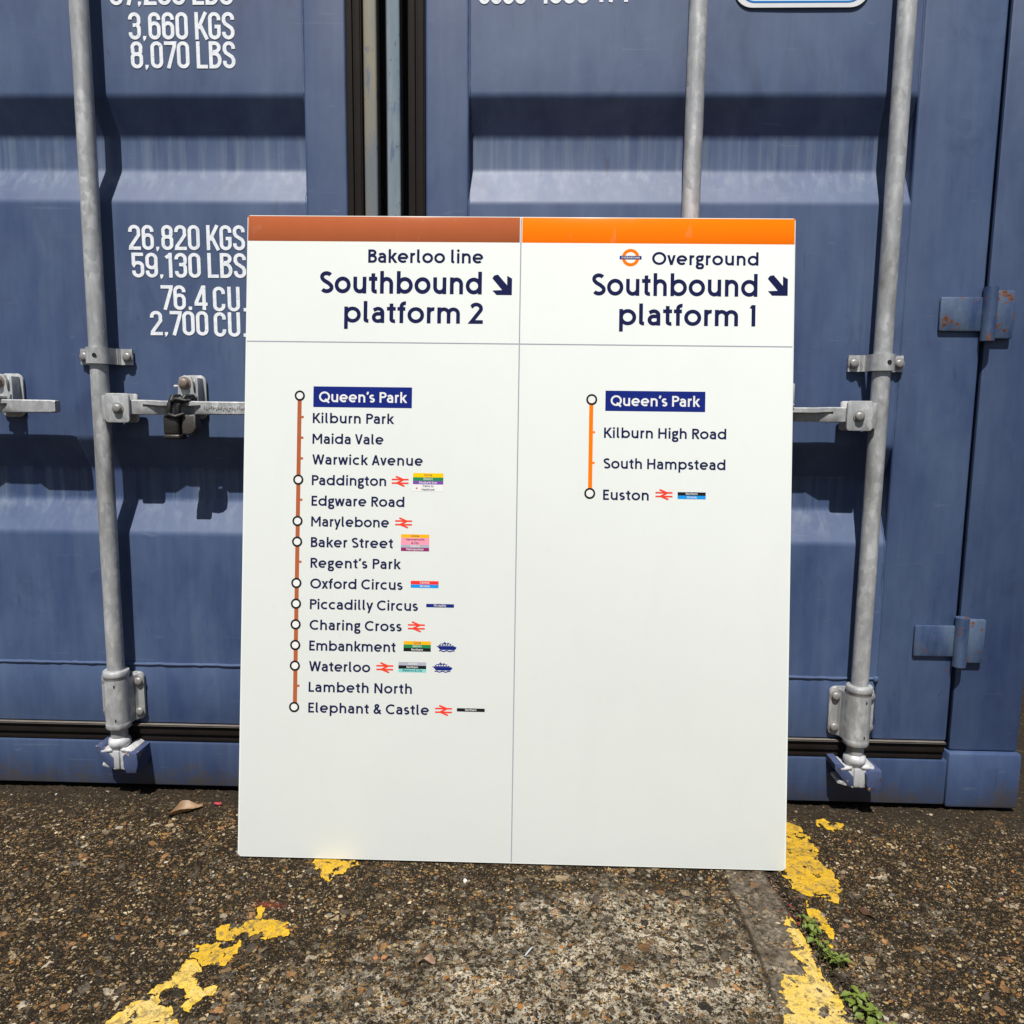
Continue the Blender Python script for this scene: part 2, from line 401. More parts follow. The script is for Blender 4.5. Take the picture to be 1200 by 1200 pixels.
    if c == 'I' or c == '1': 
        if c == '1': return [([(h + .09, 0), (h + .09, 1)], False)], [[(.0, .86), (h + .09, .80), (h + .09, 1.0), (.09, 1.0)]], w + .09, .12, .12
        return [([(h, 0), (h, 1)], False)], [], w, S_, S_
    if c == '2': return [([(.06, .80)] + A_(.29, .72, .22, .28 - h, 150, -35) + [(.08, h), (.60, h)], False)], [], .58, .06, .06
    if c == 'B': return [([(h, 0), (h, 1)], False), ([(h, 1 - h), (.30, 1 - h)] + A_(.30, .76, .19, .24 - h, 90, -90) + [(h, .52)], False), ([(h, .52), (.32, .52)] + A_(.32, .26 + h / 2, .21, .26 - h / 2, 90, -90) + [(h, h)], False)], [], .59, S_, .05
    if c == 'C': return [(A_(.5, .5, .5 - h, .5 - h, 50, 310), False)], [], .85, O_, .03
    if c == 'D': return [([(h, 0), (h, 1)], False), ([(h, 1 - h), (.30, 1 - h)] + A_(.30, .5, .42 - h, .5 - h, 90, -90) + [(h, h)], False)], [], .74, S_, O_
    if c == 'E': return [([(h, 0), (h, 1)], False), ([(h, 1 - h), (.52, 1 - h)], False), ([(h, .52), (.47, .52)], False), ([(h, h), (.53, h)], False)], [], .53, S_, .05
    if c == 'F': return [([(h, 0), (h, 1)], False), ([(h, 1 - h), (.50, 1 - h)], False), ([(h, .50), (.44, .50)], False)], [], .50, S_, .04
    if c == 'G': return [(A_(.5, .5, .5 - h, .5 - h, 50, 330), False), ([(.56, .46), (.92, .46), (.92, .18)], False)], [], .95, O_, .08
    if c == 'H': return [([(h, 0), (h, 1)], False), ([(.74 - h, 0), (.74 - h, 1)], False), ([(h, .52), (.74 - h, .52)], False)], [], .74, S_, S_
    if c == 'J': return [([(.30, 1), (.30, .2)] + A_(.12, .2, .18, .2 - h, 0, -100), False)], [], .38, .02, S_
    if c == 'K': return [([(h, 0), (h, 1)], False)], [dg(.58, 1, .16, .40, w), dg(.26, .54, .64, 0, w)], .70, S_, .0
    if c == 'L': return [([(h, 1), (h, h), (.50, h)], False)], [], .50, S_, .03
    if c == 'M': return [([(h, 0), (h, 1)], False), ([(.90 - h, 0), (.90 - h, 1)], False)], [dg(h, 1, .45, .36, w * .92), dg(.90 - h, 1, .45, .36, w * .92)], .90, S_, S_
    if c == 'N': return [([(h, 0), (h, 1)], False), ([(.74 - h, 0), (.74 - h, 1)], False)], [dg(h, 1, .74 - h, 0, w * .95)], .74, S_, S_
    if c == 'O': return [(A_(.5, .5, .5 - h, .5 - h, 0, 360), True)], [], 1.0, O_, O_
    if c == 'Q': return [(A_(.5, .5, .5 - h, .5 - h, 0, 360), True), ([(.56, .30), (.92, -.06)], False)], [], 1.0, O_, O_
    if c == 'P': return [([(h, 0), (h, 1)], False), ([(h, 1 - h), (.32, 1 - h)] + A_(.32, .72, .23, .28 - h, 90, -90) + [(h, .44 + h)], False)], [], .59, S_, .03
    if c == 'R': return [([(h, 0), (h, 1)], False), ([(h, 1 - h), (.32, 1 - h)] + A_(.32, .73, .22, .27 - h, 90, -90) + [(h, .46 + h)], False)], [dg(.28, .50, .56, 0, w)], .65, S_, .0
    if c == 'S': return [(A_(.30, .745, .22, .255 - h, 32, 215) + [(.20, .57), (.38, .47)] + A_(.31, .265, .235, .265 - h, 40, -148), False)], [], .60, .04, .05
    if c == 'T': return [([(.30, 0), (.30, 1)], False), ([(0, 1 - h), (.60, 1 - h)], False)], [], .60, .02, .02
    if c == 'U': return [([(h, 1), (h, .3)] + A_(.36, .36, .36 - h, .36 - h, 180, 360) + [(.72 - h, 1)], False)], [], .72, S_, S_
    if c == 'V': return [], [dg(.09, 1, .36, 0, w), dg(.63, 1, .36, 0, w)], .72, D_, D_
    if c == 'W': return [], [dg(.09, 1, .31, 0, w), dg(.56, 1, .31, 0, w), dg(.56, 1, .81, 0, w), dg(1.03, 1, .81, 0, w)], 1.12, D_, D_
    if c == 'A': return [([(.18, .30), (.56, .30)], False)], [dg(.09, 0, .37, 1, w), dg(.65, 0, .37, 1, w)], .74, D_, D_
    if c == '&': return [([(.66, 0), (.20, .66)] + A_(.31, .80, .14, .20 - h, 190, -20) + [(.34, .58), (.16, .46)] + A_(.25, .25, .25 - h, .25 - h, 130, 290) + [(.50, .16), (.62, .42)], False)], [], .70, .05, .05
    if c == "'": return [([(.10, 1.02), (.10, .92), (.03, .76)], False)], [], w, .05, .03
    if c == '+': return [([(.05, .45), (.55, .45)], False), ([(.3, .2), (.3, .7)], False)], [], .6, .05, .05
    return [], [], .30, 0, 0

def glyph_case(c, w):
    """tall condensed stencil capitals of freight containers"""
    h = w / 2; W = .47; q = W / 2 - h; m = W / 2; SB = .028
    T, B = 1 - h - q, h + q
    stad = A_(m, T, q, q, 0, 180) + A_(m, B, q, q, 180, 360)
    if c == '0' or c == 'O': return [(stad, True)], [], W, SB, SB
    if c == '1': return [([(.24 - h, 0), (.24 - h, 1)], False), ([(.24 - h, 1 - h * .9), (.0, .80)], False)], [], .26, .05, SB + .02
    if c == '2': return [([(h, .72)] + A_(m, T, q, q, 180, -15) + [(W - h, .60), (h + .01, .14), (h, h), (W, h)], False)], [], W, SB, SB
    if c == '3': return [([(h, .74)] + A_(m, T, q, q, 180, 0) + A_(m + .04, .66, q - .04, .13, 0, -90) + [(.17, .53)], False), ([(.17, .53)] + A_(m + .04, .40, q - .04, .13, 90, 0) + A_(m, B, q, q, 0, -180) + [(h, .27)], False)], [], W, SB, SB
    if c == '4': return [([(.37, 0), (.37, 1)], False), ([(.35, .97), (h, .30), (h, .24), (.50, .24)], False)], [], .50, SB, SB
    if c == '5': return [([(W - .02, 1 - h), (h, 1 - h), (h, .50)], False), ([(h, .52)] + A_(m, .46, q, .14, 160, 0) + A_(m, B, q, q, 0, -180) + [(h, .28)], False)], [], W, SB, SB
    if c == '6': return [([(W - h, .72)] + A_(m, T, q, q, 0, 180) + A_(m, B, q, q, 180, 360) + A_(m, .60 - q, q, q, 0, 180), False)], [], W, SB, SB
    if c == '7': return [([(0, 1 - h), (W - h, 1 - h), (W - h - .02, .80), (.14, 0)], False)], [], W - .02, SB, .0
    if c == '8': return [(A_(m, 1 - h - q * .95, q * .95, q * .95, -20, 200) + A_(m, .63, q * .9, .10, 180, 360), True), (A_(m, .42, q, .11, 0, 180) + A_(m, B, q, q, 180, 360), True)], [], W, SB, SB
    if c == '9': return [([(h, .28)] + A_(m, B, q, q, 180, 360) + A_(m, T, q, q, 0, 180) + A_(m, .40 + q, q, q, 180, 360), False)], [], W, SB, SB
    if c == ',': return [], [[(.02, .13), (.15, .13), (.13, .03), (.06, -.06), (.03, -.06), (.05, 0), (.02, 0)]], .15, .03, .06
    if c == '.': return [], [[(.02, .0), (.15, .0), (.15, .14), (.02, .14)]], .17, .05, .05
    if c == 'K': return [([(h, 0), (h, 1)], False), ([(.43, 1), (.13, .40)], False), ([(.20, .54), (.46, 0)], False)], [], .49, .04, .0
    if c == 'G': return [([(W - h, .70)] + A_(m, T, q, q, 0, 180) + A_(m, B, q, q, 180, 360) + [(W - h, .47), (.24, .47)], False)], [], W, SB, SB
    if c == 'S': return [([(W - h, .72)] + A_(m, T, q, q, 0, 180) + [(h, .68), (h + .05, .58), (W - h - .05, .42), (W - h, .32)] + A_(m, B, q, q, 0, -180) + [(h, .28)], False)], [], W, SB, SB
    if c == 'L': return [([(h, 1), (h, h), (.42, h)], False)], [], .42, .04, .02
    if c == 'B': return [([(h, h), (h, 1 - h), (.22, 1 - h)] + A_(.22, .775, W - h - .24, .225 - h, 90, -90) + [(.22, .55), (h, .55)], False), ([(h, .55), (.22, .55)] + A_(.22, .275 + h / 2, W - h - .22, .275 - h / 2, 90, -90) + [(h, h)], False), ([(h, 0), (h, 1)], False)], [], W, .04, SB
    if c == 'C': return [([(W - h, .70)] + A_(m, T, q, q, 0, 180) + A_(m, B, q, q, 180, 360) + [(W - h, .30)], False)], [], W, SB, SB
    if c == 'U': return [([(h, 1)] + A_(m, B, q, q, 180, 360) + [(W - h, 1)], False)], [], W, .03, .03
    if c == 'M': return [([(h, 0), (h, 1)], False), ([(h, .97), (.30, .25), (.60 - h, .97)], False), ([(.60 - h, 0), (.60 - h, 1)], False)], [], .60, .04, .04
    if c == 'F': return [([(h, 0), (h, 1)], False), ([(h, 1 - h), (.42, 1 - h)], False), ([(h, .54), (.38, .54)], False)], [], .42, .04, .02
    if c == 'T': return [([(.22, 0), (.22, 1)], False), ([(0, 1 - h), (.44, 1 - h)], False)], [], .44, .0, .0
    return [], [], .20, 0, 0

def inside(x, y, p):
    r = False; j = len(p) - 1
    for i in range(len(p)):
        if (p[i][1] > y) != (p[j][1] > y) and x < (p[j][0] - p[i][0]) * (y - p[i][1]) / (p[j][1] - p[i][1]) + p[i][0]: r = not r
        j = i
    return r
def union(faces):
    """one clean triangulation of overlapping 2-D polygons"""
    vv, ed = [], []
    for f in faces:
        b = len(vv); vv += [Vector(p) for p in f]; ed += [(b + i, b + (i + 1) % len(f)) for i in range(len(f))]
    ov, _, of, _, _, _ = delaunay_2d_cdt(vv, ed, [], 0, 1e-5)
    T = []
    for t in of:
        c = sum((ov[i] for i in t), Vector((0, 0))) / len(t)
        if any(inside(c.x, c.y, f) for f in faces): T.append(list(t))
    return [(p.x, p.y) for p in ov], T
_gc = {}
def glyph(font, c, w):
    key = (font.__name__, c, round(w, 3))
    if key not in _gc:
        st, polys, wd, l, r = font(c, w)
        fs = []
        for pts, cl in st: fs += quads(pts, cl, w)
        fs += [[Vector(p) for p in q] for q in polys]
        V, T = [], []
        if fs:
            V, T = union(fs)
        _gc[key] = (V, T, wd, l, r)
    return _gc[key]
def text2d(s, font, cap, w, x0=None, x1=None, z=0, shear=0):
    """lay s out on baseline z; fitted between x0 and x1 when both are given"""
    V, T = [], []; cur = 0; n = len(s); items = []
    for i, c in enumerate(s):
        g = glyph(font, c, w)
        if i > 0: cur += g[3]
        items.append((cur, g)); cur += g[2] + (g[4] if i < n - 1 else 0)
    nat = cur * cap
    if x0 is not None and x1 is not None:
        want = x1 - x0
        k = min(1.10, max(.90, want / nat)); tr = (want - nat * k) / max(1, n - 1)
    else:
        k, tr = 1.0, 0.0
        if x0 is None: x0 = x1 - nat
    for i, (px, g) in enumerate(items):
        b = len(V)
        V += [(x0 + (px + vx) * cap * k + i * tr + shear * vz, z + vz * cap) for vx, vz in g[0]]
        T += [[b + j for j in t] for t in g[1]]
    return V, T, nat

# ------------------------------------------------------------------ height of the ground
def vnoise(x, y, seed=0):
    xi = np.floor(x).astype(np.int64); yi = np.floor(y).astype(np.int64); fx = x - xi; fy = y - yi
    fx = fx * fx * (3 - 2 * fx); fy = fy * fy * (3 - 2 * fy)
    def hsh(a, b):
        n = (a * 374761393 + b * 668265263 + seed * 974711) & 0xffffffff
        n = ((n ^ (n >> 13)) * 1274126177) & 0xffffffff
        return ((n ^ (n >> 16)) & 0xffff) / 65535.0
    return (hsh(xi, yi) * (1 - fx) + hsh(xi + 1, yi) * fx) * (1 - fy) + (hsh(xi, yi + 1) * (1 - fx) + hsh(xi + 1, yi + 1) * fx) * fy
def dist_poly(x, y, pts):
    d = np.full(np.shape(x), 9.0)
    for (ax, ay), (bx, by) in zip(pts, pts[1:]):
        vx, vy = bx - ax, by - ay; t = np.clip(((x - ax) * vx + (y - ay) * vy) / (vx * vx + vy * vy), 0, 1)
        d = np.minimum(d, np.hypot(x - ax - t * vx, y - ay - t * vy))
    return d
def worley(x, y, c, keep, seed):
    """height 0..1 of rounded stones on a jittered grid of cell size c"""
    u, v = x / c, y / c; iu = np.floor(u).astype(np.int64); iv = np.floor(v).astype(np.int64); out = np.zeros(np.shape(x))
    def hs(a, b, k):
        n = (a * 73856093 ^ b * 19349663 ^ (seed * 83492791 + k * 2654435761)) & 0xffffffff
        n = ((n ^ (n >> 15)) * 2246822519) & 0xffffffff; n = ((n ^ (n >> 13)) * 3266489917) & 0xffffffff
        return ((n ^ (n >> 16)) & 0xffff) / 65535.0
    for du in (-1, 0, 1):
        for dv in (-1, 0, 1):
            a, b = iu + du, iv + dv; px = a + hs(a, b, 1); py = b + hs(a, b, 2); r = .34 + .30 * hs(a, b, 3); th = hs(a, b, 5) * 6.283
            ex, ey = u - px, v - py; q = 1 + .5 * hs(a, b, 6)
            d2 = ((ex * np.cos(th) + ey * np.sin(th)) ** 2 * q + (ey * np.cos(th) - ex * np.sin(th)) ** 2 / q) / (r * r)
            out = np.maximum(out, np.where(hs(a, b, 4) < keep, np.sqrt(np.clip(1 - d2, 0, 1)) * (.55 + .45 * hs(a, b, 7)), 0))
    return out
CRACK = [(.425, .04), (.426, -.156), (.429, -.258), (.437, -.329), (.441, -.398), (.444, -.459), (.449, -.516), (.455, -.578), (.460, -.646), (.468, -.80), (.47, -1.2), (.46, -2.0)]
JOINT = [(.334, .04), (.336, -.202), (.342, -.277), (.347, -.356), (.347, -.437), (.346, -.503), (.342, -.59), (.338, -.671), (.336, -.9), (.34, -2.0)]
HAIR = [(.538, -.179), (.536, -.283), (.545, -.355), (.567, -.421), (.572, -.47)]
def smooth(a, b, x):
    t = np.clip((x - a) / (b - a), 0, 1); return t * t * (3 - 2 * t)
def ground_h(x, y):
    x = np.asarray(x, float); y = np.asarray(y, float)
    h = .0016 * (vnoise(x * 22, y * 22, 1) - .5) + .0022 * (vnoise(x * 90, y * 90, 2) - .5) + .0014 * (vnoise(x * 190, y * 190, 5) - .5)
    h += .0042 * (vnoise(x * 4, y * 42, 3) - .5)            # faint tamping ridges
    wob = .004 * (vnoise(x * 60, y * 60, 9) - .5)
    rel = (.0021 * worley(x, y, .0082, .62, 3) + .0012 * worley(x, y, .0046, .55, 4) + .0016 * worley(x, y, .017, .16, 8) - .0012) * (.45 + .8 * vnoise(x * 17, y * 17, 12))
    h += rel * (1 - .78 * smooth(.347, .352, x) * (1 - smooth(.424, .43, x)))
    dc = dist_poly(x + wob, y, CRACK); h -= .016 * (1 - smooth(.004, .0105, dc))
    dj = dist_poly(x + wob * .5, y, JOINT); h -= .003 * (1 - smooth(.0008, .0035, dj))
    st = smooth(.345, .351, x) * (1 - smooth(.425, .433, x)); h = h * (1 - .55 * st) - .0006 * st
    dh = dist_poly(x + wob, y, HAIR); h -= .004 * (1 - smooth(.0008, .003, dh))
    under = np.exp(-((y + .235) / .02) ** 2) * (np.abs(x) < .55) ; h = h * (1 - .7 * under)
    h -= .0015
    return h
def hz(x, y): return float(ground_h(np.array([x]), np.array([y]))[0])

# ------------------------------------------------------------------ ground
def ground_material():
    k = NT('weathered aggregate concrete')
    co = k.co()
    warp = k.n('ShaderNodeTexNoise'); k.put(warp.inputs['Vector'], co); warp.inputs['Scale'].default_value = 220
    add = k.n('ShaderNodeMix', data_type='VECTOR'); add.inputs[0].default_value = .0032
    k.put(add.inputs[4], co); k.t.links.new(warp.outputs['Color'], add.inputs[5])
    vco = add.outputs[1]
    def stones(scale):
        v = k.vor(vco, scale); e = k.vor(vco, scale, 'DISTANCE_TO_EDGE')
        s = k.n('ShaderNodeSeparateColor'); k.t.links.new(v.outputs['Color'], s.inputs[0])
        return v, e, s
    v1, e1, s1 = stones(150); v2, e2, s2 = stones(66); v3, e3, s3 = stones(340)
    pal = [(0, (.020, .015, .010)), (.18, (.055, .036, .020)), (.34, (.11, .070, .034)), (.48, (.20, .122, .052)), (.60, (.31, .18, .062)), (.71, (.12, .095, .065)), (.79, (.46, .34, .18)), (.91, (.60, .50, .34)), (.965, (.38, .16, .04))]
    c1 = k.ramp(s1.outputs[0], *pal, interp='CONSTANT')
    c3 = k.ramp(s3.outputs[1], *pal, interp='CONSTANT')
    pal2 = [(0, (.030, .026, .021)), (.25, (.20, .13, .065)), (.5, (.11, .09, .07)), (.7, (.36, .19, .08)), (.82, (.34, .26, .16)), (.93, (.52, .44, .32))]
    c2 = k.ramp(s2.outputs[0], *pal2, interp='CONSTANT')
    pale = k.attr('pale').outputs['Fac']; strip = k.attr('strip').outputs['Fac']; dirt_dark = k.attr('dirt_dark').outputs['Fac']
    blot = k.noise(co, 38, 6, .65, .3); fine = k.noise(co, 420, 5, .7); bands = k.noise(k.co((.18, 1, 1)), 55, 4, .6)
    matrix = k.mix(fine, (.004, .0035, .0025), (.022, .016, .010))
    cement = k.mix(k.noise(co, 300, 4, .75), (.20, .17, .12), (.74, .68, .54))
    pm = k.math('ADD', k.math('MULTIPLY', pale, .34), k.math('ADD', k.math('MULTIPLY', blot, .55), k.math('MULTIPLY', bands, .42)))
    pmk = k.ramp(pm, (.55, 0), (.72, 1))
    # pale cement shows in ragged clumps between darker lichen patches
    crumb = k.ramp(k.noise(co, 88, 6, .82), (.455, 0), (.51, 1))
    pmk = k.math('MULTIPLY', pmk, crumb)
    base = k.mix(pmk, matrix, cement)
    m3 = k.math('MULTIPLY', k.ramp(e3.outputs['Distance'], (.06, 0), (.16, 1)), k.ramp(s3.outputs[0], (.50, 0), (.54, 1)))
    c = k.mix(m3, base, c3)
    m1 = k.math('MULTIPLY', k.ramp(e1.outputs['Distance'], (.07, 0), (.16, 1)), k.ramp(s1.outputs[1], (.48, 0), (.51, 1)))
    c = k.mix(m1, c, c1)
    m2 = k.math('MULTIPLY', k.ramp(e2.outputs['Distance'], (.08, 0), (.15, 1)), k.ramp(s2.outputs[1], (.84, 0), (.86, 1)))
    c = k.mix(m2, c, c2)
    # brown / black organic staining over everything
    stn = k.ramp(k.noise(co, 16, 6, .65, .2), (.36, 0), (.66, 1))
    c = k.mix(k.math('MULTIPLY', k.math('SUBTRACT', 1, stn), .74), c, (.009, .0065, .004))
    c = k.mix(k.math('MULTIPLY', k.ramp(fine, (.56, 0), (.66, 1)), .38), c, (.36, .26, .14))
    # mortar strip: smoother, greyer
    mort = k.mix(k.ramp(k.noise(co, 110, 6, .8), (.38, 0), (.66, 1)), (.030, .024, .018), (.27, .235, .185))
    mort = k.mix(k.ramp(k.noise(co, 30, 5, .7), (.42, 0), (.62, 1)), mort, (.085, .068, .050))
    mort = k.mix(k.math('MULTIPLY', k.ramp(k.noise(co, 300, 4, .7), (.60, 0), (.70, 1)), .6), mort, (.03, .026, .022))
    c = k.mix(k.math('MULTIPLY', strip, k.ramp(k.noise(co, 48, 4, .75), (.40, .10), (.55, .85))), c, mort)
    c = k.mix(dirt_dark, c, k.mix(fine, (.010, .008, .006), (.045, .034, .022)))
    rust = k.attr('rust').outputs['Fac']
    c = k.mix(k.math('MULTIPLY', rust, k.ramp(fine, (.35, .2), (.6, 1))), c, (.26, .045, .02))
    k.P(Base_Color=c, Roughness=.9); k.b.inputs['Specular IOR Level'].default_value = .15
    inv = k.math('SUBTRACT', 1, strip)
    hgt = k.math('ADD', k.math('MULTIPLY', m1, .5), k.math('ADD', k.math('MULTIPLY', m2, .7), k.math('MULTIPLY', m3, .3)))
    hgt = k.math('ADD', k.math('MULTIPLY', hgt, inv), k.math('MULTIPLY', fine, .55))
    hgt = k.math('ADD', hgt, k.math('MULTIPLY', k.noise(co, 130, 4, .6), .9))
    k.P(Normal=k.bump(hgt, .9, .0030))
    return k.m

def axis(a, b, step, far, grow=1.5):
    mid = list(np.arange(a, b + step * .5, step)); lo, hi = [], []
    s = step; p = a
    while p > -far: s = min(s * grow, 15); p -= s; lo.append(p)
    s = step; p = mid[-1]
    while p < far: s = min(s * grow, 15); p += s; hi.append(p)
    return np.array(lo[::-1] + mid + hi)
gx = axis(-1.18, 1.00, .0024, 120); gy = axis(-.72, .02, .0024, 120)
GX, GY = np.meshgrid(gx, gy)
near = ((GX > -1.4) & (GX < 1.2) & (GY > -1.2) & (GY < .2)); H_ = np.full(GX.shape, -.002); H_[near] = ground_h(GX[near], GY[near])
nx, ny = len(gx), len(gy)
gv = np.stack([GX.ravel(), GY.ravel(), H_.ravel()], 1)
ii = (np.arange(ny - 1)[:, None] * nx + np.arange(nx - 1)[None, :]).ravel()
gf = np.stack([ii, ii + 1, ii + 1 + nx, ii + nx], 1)
me = bpy.data.meshes.new('ground')
me.vertices.add(len(gv)); me.vertices.foreach_set('co', gv.ravel())
me.loops.add(gf.size); me.loops.foreach_set('vertex_index', gf.ravel().astype(np.int32))
me.polygons.add(len(gf)); me.polygons.foreach_set('loop_start', np.arange(0, gf.size, 4, dtype=np.int32))
me.polygons.foreach_set('loop_total', np.full(len(gf), 4, dtype=np.int32))
me.update(calc_edges=True); me.validate(); me.shade_smooth()
def vattr(name, a):
    at = me.attributes.new(name, 'FLOAT', 'POINT'); at.data.foreach_set('value', a.ravel().astype(np.float32))
pale = np.exp(-(((GX - .10) / .34) ** 2 + ((GY + .58) / .20) ** 2)) * 1.05 + .45 * np.exp(-(((GX - .16) / .16) ** 2 + ((GY + .37) / .10) ** 2))
pale += .30 * np.exp(-(((GX + .32) / .16) ** 2 + ((GY + .66) / .12) ** 2)) + .30 * np.exp(-(((GX - .66) / .05) ** 2 + ((GY + .36) / .05) ** 2))
vattr('pale', np.clip(pale, 0, 1.2))
wobx = .006 * (vnoise(GX * 40, GY * 40, 21) - .5)
vattr('strip', smooth(.345, .350, GX + wobx) * (1 - smooth(.418, .430, GX + wobx)) * (GY > -6))
dc = dist_poly(GX + wobx, GY, CRACK); dj = dist_poly(GX + wobx * .4, GY, JOINT); dh = dist_poly(GX + wobx, GY, HAIR)
dirt_dark = np.maximum.reduce([.95 * (1 - smooth(.006, .014, dc)), .75 * (1 - smooth(.0012, .004, dj)), .9 * (1 - smooth(.001, .0035, dh)),
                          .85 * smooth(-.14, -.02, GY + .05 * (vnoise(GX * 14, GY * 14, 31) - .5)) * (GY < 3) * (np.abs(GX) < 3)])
far_bounce_cut = np.maximum(smooth(-1.0, -1.6, GY) * 0, np.where(GY < -.78, smooth(.78, 1.4, -GY) * .85, 0)); dirt_dark = np.maximum(dirt_dark, far_bounce_cut)  # unseen far ground darkened to cut bounced light and deepen the shade, not soiled
vattr('dirt_dark', dirt_dark)
vattr('rust', .8 * np.exp(-(((GX + .428) / .022) ** 2 + ((GY + .372) / .008) ** 2)))
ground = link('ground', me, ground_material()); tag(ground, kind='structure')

# ------------------------------------------------------------------ worn yellow paint on the ground
def yellow_paint(name, fresh, faded, ff):
    k = NT(name); co = k.co()
    n = k.noise(co, 26, 5, .6); fine = k.noise(co, 520, 4, .7); mid = k.noise(co, 130, 5, .65)
    c = k.mix(k.ramp(n, (.36, ff), (.62, min(1, ff + .75))), fresh, faded)
    c = k.mix(k.math('MULTIPLY', k.ramp(mid, (.50, 0), (.72, 1)), .45), c, tuple(x * .55 for x in fresh))
    wear = k.ramp(k.noise(co, 70, 6, .72), (.51, 0), (.62, 1))
    c = k.mix(k.math('MULTIPLY', wear, .72), c, (.16, .115, .05))
    pits = k.ramp(k.vor(co, 260).outputs['Distance'], (.14, 1), (.24, 0))
    pits = k.math('MULTIPLY', pits, k.ramp(mid, (.44, 0), (.56, 1)))
    c = k.mix(k.math('MULTIPLY', pits, .85), c, (.05, .038, .02))
    ed = k.vor(k.co(), 24, 'DISTANCE_TO_EDGE'); wn_ = k.n('ShaderNodeTexNoise'); k.put(wn_.inputs['Vector'], co); wn_.inputs['Scale'].default_value = 60
    mx = k.n('ShaderNodeMix', data_type='VECTOR'); mx.inputs[0].default_value = .028; k.put(mx.inputs[4], co); k.t.links.new(wn_.outputs['Color'], mx.inputs[5])
    k.t.links.new(mx.outputs[1], ed.inputs['Vector'])
    crk = k.math('MULTIPLY', k.ramp(ed.outputs['Distance'], (.006, 1), (.02, 0)), k.ramp(n, (.45, 0), (.55, 1)))
    c = k.mix(k.math('MULTIPLY', crk, .8), c, (.04, .03, .015))
    rim = k.math('MULTIPLY', k.attr('rim').outputs['Fac'], k.ramp(mid, (.35, .3), (.55, 1)))
    c = k.mix(k.math('MULTIPLY', rim, .8), c, (.62, .385, .003))
    k.P(Base_Color=c, Roughness=.72)
    hh = k.math('ADD', k.math('MULTIPLY', mid, 1.0), k.math('ADD', k.math('MULTIPLY', fine, .5), k.math('MULTIPLY', pits, -.8)))
    k.P(Normal=k.bump(hh, .8, .0028))
    return k.m
M_YEL = yellow_paint('bright worn yellow road paint', (.56, .330, .003), (.42, .265, .035), 0.0)
M_YELP = yellow_paint('faded yellow road paint', (.60, .40, .035), (.58, .43, .14), .25)

def frac(poly, amp, lev, rg):
    p = [Vector(q) for q in poly]
    for _ in range(lev):
        q = []
        for i, a in enumerate(p):
            b = p[(i + 1) % len(p)]; d = b - a; q.append(a)
            q.append((a + b) / 2 + Vector((-d.y, d.x)) * rg.uniform(-amp, amp))
        p = q
    return p
PAINT_POLYS = []
def paint_sheet(polys, name, mats):
    V, F, MI, RIM = [], [], [], []
    rg = random.Random(11)
    for poly, mi in polys:
        f = frac(poly, .16, 3, rg); PAINT_POLYS.append(f)
        xs = [p.x for p in f]; ys = [p.y for p in f]
        pts = list(f); n = len(f); st = .0032
        yy = min(ys)
        while yy < max(ys):
            xx = min(xs)
            while xx < max(xs):
                a, b = xx + rg.uniform(-.0012, .0012), yy + rg.uniform(-.0012, .0012)
                # small flaked-off holes
                if inside(a, b, f): pts.append(Vector((a, b)))
                xx += st
            yy += st
        ov, _, of, _, _, og = delaunay_2d_cdt(pts, [(i, (i + 1) % n) for i in range(n)], [], 0, 1e-6)
        hz_ = ground_h(np.array([p.x for p in ov]), np.array([p.y for p in ov]))
        ea = np.array([(p.x, p.y) for p in f]); edge = np.array([np.hypot(ea[:, 0] - p.x, ea[:, 1] - p.y).min() for p in ov])
        flak = .21 * np.exp(-(edge / .008) ** 2) + vnoise(np.array([p.x for p in ov]) * 95, np.array([p.y for p in ov]) * 95, 44) * .6 + vnoise(np.array([p.x for p in ov]) * 240, np.array([p.y for p in ov]) * 240, 45) * .4
        RIM += list(np.exp(-(edge / .0045) ** 2)); b = len(V); V += [(p.x, p.y, z + .0014) for p, z in zip(ov, hz_)]
        for t, g in zip(of, og):
            cx_, cy_ = sum(ov[i].x for i in t) / 3, sum(ov[i].y for i in t) / 3
            if not inside(cx_, cy_, f): continue
            if sum(flak[i] for i in t) / 3 > .72: continue
            F.append([b + i for i in t]); MI.append(mi)
    o = raw(name, V, F, mats, None, True)
    o.data.polygons.foreach_set('material_index', MI)
    o.data.attributes.new('rim', 'FLOAT', 'POINT').data.foreach_set('value', np.array(RIM, np.float32))
    return tag(o, kind='structure')
P1 = [(.44, -.02), (.501, -.036), (.517, -.06), (.533, -.063), (.535, -.091), (.54, -.111), (.539, -.14), (.54, -.162), (.539, -.186), (.543, -.213), (.541, -.236), (.542, -.263), (.541, -.282), (.528, -.298), (.517, -.326), (.502, -.322), (.496, -.314), (.482, -.31), (.469, -.311), (.459, -.303), (.452, -.286), (.447, -.251), (.442, -.237), (.441, -.166)]
P1B = [(.574, -.057), (.59, -.057), (.602, -.07), (.624, -.066), (.616, -.09), (.596, -.095), (.585, -.092), (.57, -.079)]
P1C = [(.525, -.318), (.531, -.318), (.529, -.327), (.521, -.327)]
P2 = [(.457, -.343), (.469, -.338), (.477, -.344), (.48, -.356), (.486, -.365), (.479, -.379), (.481, -.395), (.482, -.405), (.472, -.425), (.464, -.436), (.461, -.428), (.467, -.412), (.461, -.4), (.461, -.384), (.458, -.373), (.455, -.357)]
P2B = [(.463, -.316), (.467, -.321), (.463, -.336), (.457, -.339)]
